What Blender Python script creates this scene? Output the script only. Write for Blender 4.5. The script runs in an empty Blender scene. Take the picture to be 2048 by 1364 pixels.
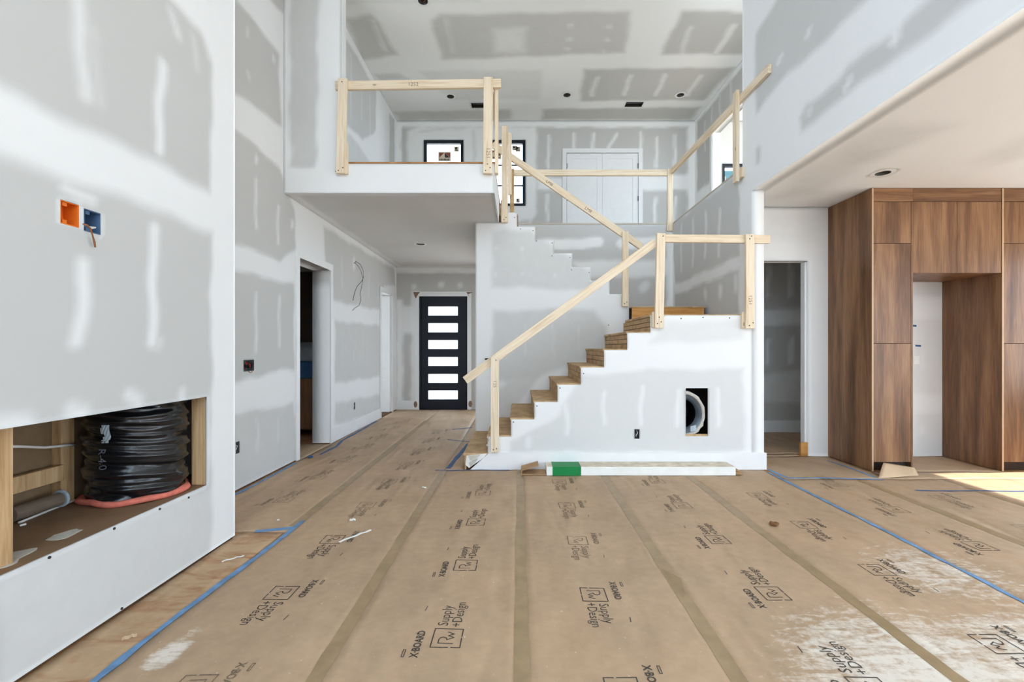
import bpy, bmesh, math, random
import numpy as np
from mathutils import Vector, Matrix

random.seed(7)
SC = bpy.context.scene
COL = SC.collection
PI = math.pi

# ------------------------------------------------------------------ camera, sky, sun, exposure
F, CX, CY, EYE = 910.0, 1037.0, 695.0, 1.335          # focal length in pixels, vanishing point, eye height
cam = bpy.data.objects.new('camera', bpy.data.cameras.new('camera'))
COL.objects.link(cam)
cam.location = (0, 0, EYE)
cam.rotation_euler = (PI / 2, 0, 0)
cam.data.sensor_width = 36.0
cam.data.lens = F / 2048 * 36.0
cam.data.shift_x = (1024 - CX) / 2048
cam.data.shift_y = (CY - 682) / 2048
cam.data.clip_start = 0.05
SC.camera = cam

world = bpy.data.worlds.new('world')
SC.world = world
world.use_nodes = True
bg = world.node_tree.nodes['Background']
bg.inputs['Color'].default_value = (0.68, 0.84, 1.0, 1)
bg.inputs['Strength'].default_value = 3.0

sun = bpy.data.objects.new('sun', bpy.data.lights.new('sun', 'SUN'))
COL.objects.link(sun)
sun.data.energy = 5.0
sun.data.angle = 0.02
sun.data.color = (1.0, 0.9, 0.76)
sun.rotation_euler = Vector((-1.0, -0.06, -1.18)).to_track_quat('-Z', 'Y').to_euler()
sun.location = (14, 5, 9)

SC.view_settings.view_transform = 'Standard'
SC.view_settings.look = 'None'
SC.view_settings.gamma = 1.0
SC.view_settings.use_curve_mapping = False
SC.view_settings.exposure = 1.06
SC.cycles.use_denoising = True
SC.cycles.max_bounces = 9
SC.cycles.diffuse_bounces = 6
SC.cycles.use_adaptive_sampling = True
SC.cycles.adaptive_threshold = 0.08
SC.cycles.adaptive_min_samples = 20
SC.cycles.glossy_bounces = 4
SC.cycles.transmission_bounces = 6
SC.cycles.sample_clamp_indirect = 8.0
SC.cycles.caustics_reflective = False
SC.cycles.caustics_refractive = False

def portal(loc, rot, sx, sy):
    l = bpy.data.lights.new('window_light', 'AREA')
    l.shape = 'RECTANGLE'; l.size = sx; l.size_y = sy
    l.cycles.is_portal = True
    o = bpy.data.objects.new('window_light', l)
    COL.objects.link(o); o.location = loc; o.rotation_euler = rot
    return o

# ------------------------------------------------------------------ main dimensions (metres)
XL = -2.61           # left wall
XFP, YFP = -1.992, 3.197   # fireplace chase: face and far end
YN = 4.956           # front stair wall
YB = 5.05            # balcony front
YM = 6.25            # middle stair wall
YS = 7.53            # back of stair well
YW = 9.74            # back wall with front door and loft windows
XR = 2.549           # right wall of stair / header over kitchen
TR = 0.125
YK = 5.573           # kitchen back wall
H1, H2, H3 = 3.05, 3.394, 6.185
XQ = 3.77            # right loft wall
YG = -3.3            # wall behind the camera
XE = 6.3             # far kitchen wall
RISE, RUN = H2 / 18, 0.2535

def at_x(px, py, X):
    s = (px - CX) / X
    return (F / s, EYE + (CY - py) / s)
def at_y(px, py, Y):
    s = F / Y
    return ((px - CX) / s, EYE + (CY - py) / s)
def at_z(px, py, Z):
    s = (CY - py) / (Z - EYE)
    return ((px - CX) / s, F / s)
UNP = {'x': at_x, 'y': at_y, 'z': at_z}
def P3(axis, c, u, v):
    return {'x': (c, u, v), 'y': (u, c, v), 'z': (u, v, c)}[axis]

# ------------------------------------------------------------------ materials
def lin(r, g, b):
    f = lambda c: (c / 255 / 12.92) if c / 255 <= 0.04045 else ((c / 255 + 0.055) / 1.055) ** 2.4
    return (f(r), f(g), f(b), 1)
def new_mat(name):
    m = bpy.data.materials.new(name); m.use_nodes = True
    nt = m.node_tree
    return m, nt, nt.nodes['Principled BSDF']
def N(nt, typ, **kw):
    n = nt.nodes.new(typ)
    for k, v in kw.items():
        if k.startswith('i_'):
            n.inputs[k[2:]].default_value = v
        else:
            setattr(n, k, v)
    return n
def L(nt, a, b): nt.links.new(a, b)
def coords(nt, scale=(1, 1, 1), kind='Object'):
    t = N(nt, 'ShaderNodeTexCoord'); mp = N(nt, 'ShaderNodeMapping')
    mp.inputs['Scale'].default_value = scale
    L(nt, t.outputs[kind], mp.inputs['Vector'])
    return mp.outputs['Vector']
def noise(nt, vec, scale, detail=3, rough=0.55, dist=0.0):
    n = N(nt, 'ShaderNodeTexNoise')
    n.inputs['Scale'].default_value = scale; n.inputs['Detail'].default_value = detail
    n.inputs['Roughness'].default_value = rough; n.inputs['Distortion'].default_value = dist
    L(nt, vec, n.inputs['Vector'])
    return n.outputs['Fac']
def ramp(nt, fac, stops):
    r = N(nt, 'ShaderNodeValToRGB')
    el = r.color_ramp.elements
    while len(el) < len(stops): el.new(0.5)
    for e, (p, c) in zip(el, stops):
        e.position = p; e.color = c
    L(nt, fac, r.inputs['Fac'])
    return r.outputs['Color']
def mixc(nt, fac, a, b, mode='MIX'):
    m = N(nt, 'ShaderNodeMix'); m.data_type = 'RGBA'; m.blend_type = mode
    for sock, v in ((m.inputs['Factor'], fac), (m.inputs['A'], a), (m.inputs['B'], b)):
        if isinstance(v, (int, float)): sock.default_value = v
        elif isinstance(v, tuple): sock.default_value = v
        else: L(nt, v, sock)
    return [o for o in m.outputs if o.type == 'RGBA'][0]
def mth(nt, op, a, b=None, clamp=False):
    m = N(nt, 'ShaderNodeMath', operation=op); m.use_clamp = clamp
    for i, v in enumerate((a, b)):
        if v is None: continue
        if isinstance(v, (int, float)): m.inputs[i].default_value = v
        else: L(nt, v, m.inputs[i])
    return m.outputs[0]
def bump(nt, bs, h, strength, dist=0.002):
    b = N(nt, 'ShaderNodeBump'); b.inputs['Strength'].default_value = strength; b.inputs['Distance'].default_value = dist
    L(nt, h, b.inputs['Height']); L(nt, b.outputs['Normal'], bs.inputs['Normal'])
def plain(name, c, rough=0.6, var=0.08, scale=20, metal=0.0, bmp=0.1, spec=0.3):
    m, nt, bs = new_mat(name)
    v = coords(nt)
    n = noise(nt, v, scale)
    d = tuple(x * (1 - var) for x in c[:3]) + (1,)
    e = tuple(min(1, x * (1 + var)) for x in c[:3]) + (1,)
    L(nt, ramp(nt, n, [(0.3, d), (0.7, e)]), bs.inputs['Base Color'])
    bs.inputs['Roughness'].default_value = rough; bs.inputs['Metallic'].default_value = metal
    bs.inputs['Specular IOR Level'].default_value = spec
    if bmp: bump(nt, bs, noise(nt, v, scale * 6), bmp)
    return m

def drywall_mat(name, paper, comp):
    m, nt, bs = new_mat(name)
    v = coords(nt)
    at = N(nt, 'ShaderNodeAttribute', attribute_name='compound')
    n1 = noise(nt, v, 9, 4); n2 = noise(nt, v, 1.3, 2)
    wob = mth(nt, 'MULTIPLY', mth(nt, 'SUBTRACT', n1, 0.5), 0.35)
    edge = mth(nt, 'MULTIPLY', at.outputs['Fac'], mth(nt, 'SUBTRACT', 1.0, at.outputs['Fac']))
    fac = mth(nt, 'ADD', at.outputs['Fac'], mth(nt, 'MULTIPLY', wob, mth(nt, 'MULTIPLY', edge, 4)), clamp=True)
    pc = mixc(nt, mth(nt, 'MULTIPLY', n2, 0.5), paper, tuple(x * 0.9 for x in paper[:3]) + (1,))
    cc = mixc(nt, mth(nt, 'MULTIPLY', n1, 0.5), comp, tuple(x * 0.95 for x in comp[:3]) + (1,))
    L(nt, mixc(nt, fac, pc, cc), bs.inputs['Base Color'])
    bs.inputs['Roughness'].default_value = 0.85; bs.inputs['Specular IOR Level'].default_value = 0.15
    bump(nt, bs, noise(nt, v, 220, 2), 0.08, 0.001)
    return m

def wood_mat(name, c0, c1, c2, grain=(40, 40, 2.2), knots=True, rough=0.65):
    m, nt, bs = new_mat(name)
    oi = N(nt, 'ShaderNodeObjectInfo'); tc = N(nt, 'ShaderNodeTexCoord')
    add = N(nt, 'ShaderNodeVectorMath', operation='ADD'); sc = N(nt, 'ShaderNodeVectorMath', operation='SCALE')
    cmb = N(nt, 'ShaderNodeCombineXYZ')
    for i in range(3): L(nt, oi.outputs['Random'], cmb.inputs[i])
    L(nt, cmb.outputs[0], sc.inputs[0]); sc.inputs['Scale'].default_value = 37.0
    L(nt, tc.outputs['Object'], add.inputs[0]); L(nt, sc.outputs[0], add.inputs[1])
    mp = N(nt, 'ShaderNodeMapping'); mp.inputs['Scale'].default_value = grain; L(nt, add.outputs[0], mp.inputs['Vector'])
    g = noise(nt, mp.outputs['Vector'], 1.0, 4, 0.6, 0.6)
    col = ramp(nt, g, [(0.28, c0), (0.5, c1), (0.75, c2)])
    if knots:
        mp2 = N(nt, 'ShaderNodeMapping'); mp2.inputs['Scale'].default_value = (1, 1, 0.45); L(nt, add.outputs[0], mp2.inputs['Vector'])
        vo = N(nt, 'ShaderNodeTexVoronoi'); vo.inputs['Scale'].default_value = 8.0; L(nt, mp2.outputs['Vector'], vo.inputs['Vector'])
        k = ramp(nt, vo.outputs['Distance'], [(0.05, (1, 1, 1, 1)), (0.11, (0, 0, 0, 1))])
        col = mixc(nt, mth(nt, 'MULTIPLY', k, 0.75), col, tuple(x * 0.35 for x in c0[:3]) + (1,))
    L(nt, col, bs.inputs['Base Color'])
    bs.inputs['Roughness'].default_value = rough; bs.inputs['Specular IOR Level'].default_value = 0.25
    bump(nt, bs, g, 0.12, 0.002)
    return m

def paper_mat(name, base, stain=0.0, dust=False):
    m, nt, bs = new_mat(name)
    v = coords(nt, kind='Object')
    n1 = noise(nt, v, 1.8, 4, 0.6); n2 = noise(nt, v, 14, 4, 0.65); n3 = noise(nt, v, 0.7, 2)
    lo = tuple(x * 0.80 for x in base[:3]) + (1,); hi = tuple(min(1, x * 1.12) for x in base[:3]) + (1,)
    col = ramp(nt, mth(nt, 'ADD', mth(nt, 'MULTIPLY', n1, 0.6), mth(nt, 'MULTIPLY', n2, 0.4)), [(0.3, lo), (0.68, hi)])
    # warm patches in the kraft paper
    warm = ramp(nt, n3, [(0.45, (0, 0, 0, 1)), (0.7, (1, 1, 1, 1))])
    col = mixc(nt, mth(nt, 'MULTIPLY', warm, 0.22), col, lin(194, 156, 118))
    if stain:
        vs = coords(nt, (1.2, 3.5, 1)); s = noise(nt, vs, 2.4, 5, 0.65, 1.2)
        st = ramp(nt, s, [(0.46, (0, 0, 0, 1)), (0.66, (1, 1, 1, 1))])
        col = mixc(nt, mth(nt, 'MULTIPLY', st, stain), col, lin(150, 92, 46))
    # white dust specks and scuffs
    sp = noise(nt, v, 46, 2, 0.5)
    spk = ramp(nt, sp, [(0.735, (0, 0, 0, 1)), (0.78, (1, 1, 1, 1))])
    col = mixc(nt, mth(nt, 'MULTIPLY', spk, 0.5), col, lin(222, 214, 202))
    if dust:
        sep = N(nt, 'ShaderNodeSeparateXYZ'); tc = N(nt, 'ShaderNodeTexCoord'); L(nt, tc.outputs['Object'], sep.inputs[0])
        def blob(cx, cy, rx, ry):
            a = mth(nt, 'DIVIDE', mth(nt, 'SUBTRACT', sep.outputs[0], cx), rx)
            b = mth(nt, 'DIVIDE', mth(nt, 'SUBTRACT', sep.outputs[1], cy), ry)
            d = mth(nt, 'ADD', mth(nt, 'MULTIPLY', a, a), mth(nt, 'MULTIPLY', b, b))
            return mth(nt, 'SUBTRACT', 1.0, d, clamp=True)
        k = mth(nt, 'MAXIMUM', blob(1.7, 1.75, 0.8, 0.75), blob(2.45, 1.85, 0.8, 0.6))
        k = mth(nt, 'MAXIMUM', k, mth(nt, 'MULTIPLY', blob(2.5, 2.7, 0.5, 0.5), 0.7))
        k = mth(nt, 'MAXIMUM', k, mth(nt, 'MULTIPLY', blob(-1.52, 1.98, 0.09, 0.2), 0.9))
        vd = coords(nt, (3.0, 9.0, 1)); vd2 = coords(nt, (1, 1, 1))
        s1 = noise(nt, vd, 2.2, 6, 0.7, 0.8); s2 = noise(nt, vd2, 30, 4, 0.7)
        s = mth(nt, 'ADD', mth(nt, 'MULTIPLY', s1, 0.65), mth(nt, 'MULTIPLY', s2, 0.35))
        thr = mth(nt, 'MULTIPLY', mth(nt, 'SUBTRACT', mth(nt, 'ADD', s, mth(nt, 'MULTIPLY', k, 0.30)), 0.625), 6.0, clamp=True)
        f = mth(nt, 'MULTIPLY', thr, mth(nt, 'MINIMUM', mth(nt, 'MULTIPLY', k, 3.0), 0.72))
        col = mixc(nt, f, col, lin(232, 226, 216))
    L(nt, col, bs.inputs['Base Color'])
    bs.inputs['Roughness'].default_value = 0.62; bs.inputs['Specular IOR Level'].default_value = 0.3
    vr = coords(nt, (2.6, 0.75, 1))
    bump(nt, bs, noise(nt, vr, 1.6, 1.2, 0.4, 0.6), 0.55, 0.07)
    return m

def walnut_mat(name, horizontal=False):
    m, nt, bs = new_mat(name)
    oi = N(nt, 'ShaderNodeObjectInfo'); tc = N(nt, 'ShaderNodeTexCoord')
    cmb = N(nt, 'ShaderNodeCombineXYZ'); L(nt, mth(nt, 'MULTIPLY', oi.outputs['Random'], 23.0), cmb.inputs[0]); L(nt, mth(nt, 'MULTIPLY', oi.outputs['Random'], 11.0), cmb.inputs[2])
    add = N(nt, 'ShaderNodeVectorMath', operation='ADD'); L(nt, tc.outputs['Object'], add.inputs[0]); L(nt, cmb.outputs[0], add.inputs[1])
    def mp(s):
        q = N(nt, 'ShaderNodeMapping'); q.inputs['Scale'].default_value = s; L(nt, add.outputs[0], q.inputs['Vector']); return q.outputs['Vector']
    a, b = ((0.5, 7, 7), (4, 90, 90)) if horizontal else ((7, 7, 0.5), (90, 90, 4))
    g1 = noise(nt, mp(a), 1.2, 3, 0.5, 0.4); g2 = noise(nt, mp(b), 1.0, 3, 0.6, 0.3)
    g = mth(nt, 'ADD', mth(nt, 'MULTIPLY', g1, 0.66), mth(nt, 'MULTIPLY', g2, 0.34))
    L(nt, ramp(nt, g, [(0.32, lin(80, 54, 36)), (0.47, lin(120, 84, 57)), (0.66, lin(158, 118, 84))]), bs.inputs['Base Color'])
    bs.inputs['Roughness'].default_value = 0.38; bs.inputs['Specular IOR Level'].default_value = 0.4
    bump(nt, bs, g2, 0.08, 0.001)
    return m

def glass_mat(name):
    m, nt, bs = new_mat(name)
    nt.nodes.remove(bs)
    out = nt.nodes['Material Output']
    t = N(nt, 'ShaderNodeBsdfTransparent'); g = N(nt, 'ShaderNodeBsdfGlossy'); g.inputs['Roughness'].default_value = 0.02
    lw = N(nt, 'ShaderNodeFresnel'); lw.inputs['IOR'].default_value = 1.45
    mx = N(nt, 'ShaderNodeMixShader'); L(nt, lw.outputs[0], mx.inputs[0]); L(nt, t.outputs[0], mx.inputs[1]); L(nt, g.outputs[0], mx.inputs[2])
    L(nt, mx.outputs[0], out.inputs['Surface'])
    return m
def frosted_mat(name):
    m, nt, bs = new_mat(name)
    nt.nodes.remove(bs)
    out = nt.nodes['Material Output']
    t = N(nt, 'ShaderNodeBsdfTranslucent'); t.inputs['Color'].default_value = (0.95, 0.95, 0.97, 1)
    d = N(nt, 'ShaderNodeBsdfDiffuse'); d.inputs['Color'].default_value = (0.8, 0.8, 0.85, 1)
    mx = N(nt, 'ShaderNodeMixShader'); mx.inputs[0].default_value = 0.2
    L(nt, t.outputs[0], mx.inputs[1]); L(nt, d.outputs[0], mx.inputs[2]); L(nt, mx.outputs[0], out.inputs['Surface'])
    return m

M = {}
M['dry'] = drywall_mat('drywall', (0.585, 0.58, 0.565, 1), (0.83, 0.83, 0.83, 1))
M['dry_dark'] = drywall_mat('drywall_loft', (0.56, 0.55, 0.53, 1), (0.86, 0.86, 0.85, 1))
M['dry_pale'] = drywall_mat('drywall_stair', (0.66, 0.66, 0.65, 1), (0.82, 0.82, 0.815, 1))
M['white'] = plain('white_paint', (0.80, 0.80, 0.79, 1), 0.5, 0.03, 6, bmp=0.03)
M['trim'] = plain('white_trim', (0.82, 0.82, 0.82, 1), 0.42, 0.02, 8, bmp=0.02)
M['pine'] = wood_mat('pine_lumber', lin(208, 182, 148), lin(230, 211, 184), lin(238, 224, 202))
M['pine_old'] = wood_mat('weathered_stud', lin(158, 122, 80), lin(194, 160, 118), lin(212, 182, 142))
M['ply'] = wood_mat('stair_board', lin(150, 120, 86), lin(188, 156, 116), lin(206, 176, 138), (6, 6, 6), True, 0.7)
M['ply_orange'] = wood_mat('plywood_riser', lin(170, 116, 56), lin(200, 146, 82), lin(212, 160, 98), (3, 30, 30), True, 0.6)
M['subfloor'] = wood_mat('subfloor', lin(140, 96, 58), lin(170, 126, 84), lin(186, 142, 98), (8, 3, 8), False, 0.7)
M['subfloor_pale'] = wood_mat('pale_subfloor', lin(178, 164, 144), lin(196, 184, 166), lin(206, 196, 180), (8, 3, 8), False, 0.8)  # paled so the loft floor bounces neutral light onto the ceiling
M['paper'] = paper_mat('kraft_floor_paper', lin(179, 152, 124), 0.0, True)
M['paper_stained'] = paper_mat('stained_floor_paper', lin(186, 156, 122), 0.7, True)
M['seam'] = plain('brown_seam_tape', lin(154, 130, 98), 0.42, 0.14, 9, bmp=0.12, spec=0.4)
M['blue'] = plain('blue_tape', lin(104, 142, 182), 0.6, 0.3, 9)
M['blue_dark'] = plain('dark_blue_tape', lin(58, 88, 130), 0.6, 0.3, 9)
M['ink'] = plain('black_ink', lin(78, 70, 62), 0.7, 0.25, 60, bmp=0)
M['ink_faint'] = plain('faded_ink', lin(122, 104, 86), 0.7, 0.25, 60, bmp=0)
M['walnut'] = walnut_mat('walnut_veneer')
M['walnut_h'] = walnut_mat('walnut_veneer_horizontal', True)
M['edge'] = plain('veneer_edge', lin(196, 164, 132), 0.5, 0.05)
M['dark'] = plain('dark_gap', lin(38, 28, 22), 0.8, 0.1)
M['black_frame'] = plain('black_window_frame', lin(26, 30, 38), 0.45, 0.1)
M['door_black'] = plain('black_door', lin(20, 23, 34), 0.42, 0.1, 5)
M['glass'] = glass_mat('window_glass')
M['frost'] = frosted_mat('frosted_glass')
M['bag'] = plain('black_plastic_film', lin(20, 21, 24), 0.24, 0.3, 6, bmp=0.5, spec=0.6)
M['pink'] = plain('pink_insulation', lin(214, 118, 100), 0.9, 0.15, 30, bmp=0.6)
M['niche'] = plain('brown_backing_board', lin(132, 108, 82), 0.85, 0.1, 9)
M['niche_shelf'] = plain('brown_shelf_board', lin(132, 104, 78), 0.8, 0.14, 4)
M['compound'] = plain('dried_compound', lin(198, 192, 182), 0.85, 0.1, 30)
M['steel'] = plain('galvanised_steel', lin(112, 122, 132), 0.4, 0.25, 8, metal=0.6)
M['cap'] = plain('clear_plastic_cap', lin(170, 184, 194), 0.3, 0.12, 20)
M['orange_pl'] = plain('orange_plastic', lin(226, 116, 36), 0.45, 0.06)
M['blue_pl'] = plain('blue_plastic', lin(78, 104, 136), 0.45, 0.08)
M['grey_pl'] = plain('grey_plastic', lin(96, 98, 98), 0.5, 0.1)
M['wire_black'] = plain('black_wire', lin(44, 40, 40), 0.5, 0.1)
M['wire_white'] = plain('white_cable', lin(228, 226, 222), 0.5, 0.05)
M['wire_red'] = plain('red_wire', lin(176, 62, 46), 0.5, 0.1)
M['copper'] = plain('copper_wire', lin(160, 104, 66), 0.4, 0.1, metal=0.5)
M['carton'] = plain('white_carton', lin(236, 236, 232), 0.5, 0.05, 6)
M['carton_dirty'] = plain('scuffed_carton', lin(208, 196, 176), 0.6, 0.24, 9)
M['green'] = plain('green_print', lin(22, 128, 66), 0.5, 0.08, 6)
M['card'] = plain('brown_cardboard', lin(170, 134, 96), 0.75, 0.1, 12)
M['kraft_light'] = plain('torn_kraft_paper', lin(206, 178, 146), 0.7, 0.08, 5)
M['leaf'] = plain('dead_leaf', lin(120, 82, 50), 0.8, 0.2, 30)
M['cab_dark'] = plain('dark_cabinet', lin(58, 44, 36), 0.5, 0.15, 5)
M['backsplash_blue'] = plain('blue_film', lin(60, 96, 134), 0.5, 0.1)
M['sticker'] = plain('beige_sticker', lin(214, 200, 178), 0.6, 0.05)
M['sticker_red'] = plain('red_brown_print', lin(150, 78, 62), 0.6, 0.05)
M['sticker_dark'] = plain('dark_print', lin(58, 50, 46), 0.6, 0.05)
M['teal'] = plain('teal_film', lin(120, 180, 196), 0.5, 0.1)
M['filler'] = plain('brown_filler', lin(96, 66, 42), 0.8, 0.15)
M['screw'] = plain('screw_head', lin(52, 50, 50), 0.5, 0.1)
M['ground'] = plain('outdoor_ground', lin(208, 204, 197), 0.9, 0.1, 0.5)
M['patch_brown'] = plain('bare_wood_patch', lin(142, 112, 92), 0.8, 0.1)

# ------------------------------------------------------------------ object helpers
def props(o, label=None, cat=None, group=None, kind=None):
    if label: o['label'] = label
    if cat: o['category'] = cat
    if group: o['group'] = group
    if kind: o['kind'] = kind
    return o
def empty(name, loc, label, cat, group=None, kind=None):
    o = bpy.data.objects.new(name, None); COL.objects.link(o)
    o.location = loc; o.empty_display_size = 0.1
    return props(o, label, cat, group, kind)
def link(name, mesh, mat, parent=None):
    o = bpy.data.objects.new(name, mesh); COL.objects.link(o)
    if mat is not None and not mesh.materials: mesh.materials.append(mat)
    if parent is not None:
        o.parent = parent
        o.matrix_parent_inverse = parent_world(parent).inverted()
    return o
def parent_world(p):
    m = p.matrix_basis.copy()
    if p.parent is not None:
        m = parent_world(p.parent) @ p.matrix_parent_inverse @ m
    return m

class MB:
    def __init__(s): s.v = []; s.f = []
    def quad(s, *pts):
        b = len(s.v); s.v += [tuple(p) for p in pts]; s.f.append(tuple(range(b, b + len(pts)))); return s
    def box(s, x0, x1, y0, y1, z0, z1):
        b = len(s.v)
        s.v += [(x, y, z) for z in (z0, z1) for y in (y0, y1) for x in (x0, x1)]
        s.f += [tuple(b + i for i in q) for q in ((0, 2, 3, 1), (4, 5, 7, 6), (0, 1, 5, 4), (2, 6, 7, 3), (0, 4, 6, 2), (1, 3, 7, 5))]
        return s
    def prism(s, poly, axis, c0, c1):
        b = len(s.v); n = len(poly)
        for c in (c0, c1): s.v += [P3(axis, c, u, v) for u, v in poly]
        s.f += [tuple(range(b, b + n))[::-1], tuple(range(b + n, b + 2 * n))]
        s.f += [(b + i, b + (i + 1) % n, b + n + (i + 1) % n, b + n + i) for i in range(n)]
        return s
    def tube(s, pts, r, seg=6, caps=True):
        pts = [Vector(p) for p in pts]; rings = []
        up = Vector((0, 0, 1))
        for i, p in enumerate(pts):
            t = (pts[min(i + 1, len(pts) - 1)] - pts[max(i - 1, 0)]).normalized()
            a = t.cross(up)
            if a.length < 1e-3: a = t.cross(Vector((1, 0, 0)))
            a.normalize(); bb = t.cross(a).normalized()
            rr = r[i] if isinstance(r, (list, tuple)) else r
            b = len(s.v)
            s.v += [tuple(p + (a * math.cos(2 * PI * k / seg) + bb * math.sin(2 * PI * k / seg)) * rr) for k in range(seg)]
            rings.append(b)
        for A, B in zip(rings, rings[1:]):
            s.f += [(A + k, A + (k + 1) % seg, B + (k + 1) % seg, B + k) for k in range(seg)]
        if caps:
            s.f.append(tuple(range(rings[0], rings[0] + seg))[::-1]); s.f.append(tuple(range(rings[-1], rings[-1] + seg)))
        return s
    def ring(s, c, r0, r1, z0, z1, seg=24):
        b = len(s.v)
        for r, z in ((r0, z0), (r1, z0), (r1, z1), (r0, z1)):
            s.v += [(c[0] + r * math.cos(2 * PI * k / seg), c[1] + r * math.sin(2 * PI * k / seg), z) for k in range(seg)]
        for q in range(4):
            A, B = b + q * seg, b + ((q + 1) % 4) * seg
            s.f += [(A + k, A + (k + 1) % seg, B + (k + 1) % seg, B + k) for k in range(seg)]
        return s
    def mesh(s, name):
        m = bpy.data.meshes.new(name); m.from_pydata(s.v, [], s.f); m.update(); return m
    def build(s, name, mat, parent=None, smooth=False, bevel=0.0):
        m = s.mesh(name)
        bm = bmesh.new(); bm.from_mesh(m); bmesh.ops.recalc_face_normals(bm, faces=bm.faces)
        if bevel:
            bmesh.ops.bevel(bm, geom=[e for e in bm.edges if e.calc_face_angle(0) > 0.5], offset=bevel, segments=1, affect='EDGES')
        bm.to_mesh(m); bm.free()
        if smooth:
            for p in m.polygons: p.use_smooth = True
        return link(name, m, mat, parent)
def box(name, mat, parent, x0, x1, y0, y1, z0, z1, bevel=0.0):
    """box whose own origin sits at its centre, so that grain textures run through it"""
    c = Vector(((x0 + x1) / 2, (y0 + y1) / 2, (z0 + z1) / 2))
    h = ((x1 - x0) / 2, (y1 - y0) / 2, (z1 - z0) / 2)
    o = MB().box(-h[0], h[0], -h[1], h[1], -h[2], h[2]).build(name, mat, None, bevel=bevel)
    place(o, Matrix.Translation(c), parent)
    return o
def place(o, mw, parent):
    o.matrix_basis = mw
    if parent is not None:
        o.parent = parent; o.matrix_parent_inverse = parent_world(parent).inverted()
def struct(o, label, cat):
    return props(o, label, cat, kind='structure')

# ------------------------------------------------------------------ drywall sheets with compound marks
def seg_dist(U, V, a, b):
    dx, dy = b[0] - a[0], b[1] - a[1]
    l2 = dx * dx + dy * dy + 1e-12
    t = np.clip(((U - a[0]) * dx + (V - a[1]) * dy) / l2, 0, 1)
    return np.hypot(U - a[0] - t * dx, V - a[1] - t * dy)
def poly_sd(U, V, poly):
    d = np.full(U.shape, 1e9); ins = np.zeros(U.shape, bool)
    for a, b in zip(poly, poly[1:] + poly[:1]):
        d = np.minimum(d, seg_dist(U, V, a, b))
        c = (a[1] > V) != (b[1] > V)
        with np.errstate(divide='ignore', invalid='ignore'):
            xi = (b[0] - a[0]) * (V - a[1]) / (b[1] - a[1] if b[1] != a[1] else 1e-9) + a[0]
        ins ^= c & (U < xi)
    return np.where(ins, -d, d)
def sstep(d, w):
    t = np.clip(0.5 - d / (2 * w), 0, 1)
    return t * t * (3 - 2 * t)
def compound(axis, c, U, V, base, marks):
    """share of joint compound (1) against bare gypsum paper (0) over a sheet"""
    m = np.full(U.shape, float(base))
    Uw = U + 0.012 * np.sin(V * 7.1 + U * 3) + 0.006 * np.sin(V * 19 + 1)
    Vw = V + 0.012 * np.sin(U * 6.3 + 2) + 0.006 * np.sin(U * 17 + V * 5)
    for k in marks:
        kind = k[0]
        if kind in '+-':                      # polygon given by points of the photograph lying on this plane
            pts = [UNP[axis](x, y, c) for x, y in k[1]]
            w = k[2] if len(k) > 2 else 0.03; amt = k[3] if len(k) > 3 else 1.0
            a = sstep(poly_sd(Uw, Vw, pts), w) * amt
        elif kind in 'sS':                    # trowelled strip over a row of screws
            p, q = UNP[axis](k[1], k[2], c), UNP[axis](k[3], k[4], c)
            a = sstep(seg_dist(Uw, Vw, p, q) - k[5], k[6] if len(k) > 6 else 0.03) * (k[7] if len(k) > 7 else 0.85)
        elif kind == 'b':                     # band u0,u1,v0,v1 in metres
            u0, u1, v0, v1 = k[1:5]
            d = np.maximum(np.abs(Uw - (u0 + u1) / 2) - (u1 - u0) / 2, np.abs(Vw - (v0 + v1) / 2) - (v1 - v0) / 2)
            a = sstep(d, k[5] if len(k) > 5 else 0.03)
        if kind in '-S': m = m * (1 - a)
        else: m = np.maximum(m, a) if kind != '+' else m + (1 - m) * a
    return m
def lines(a, b, cuts, step):
    pts = sorted(set([a, b] + [round(x, 5) for x in cuts if a < x < b]))
    out = []
    for p, q in zip(pts, pts[1:]):
        n = max(1, int(math.ceil((q - p) / step)))
        out += [p + (q - p) * i / n for i in range(n)]
    return np.array(out + [pts[-1]])
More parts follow.
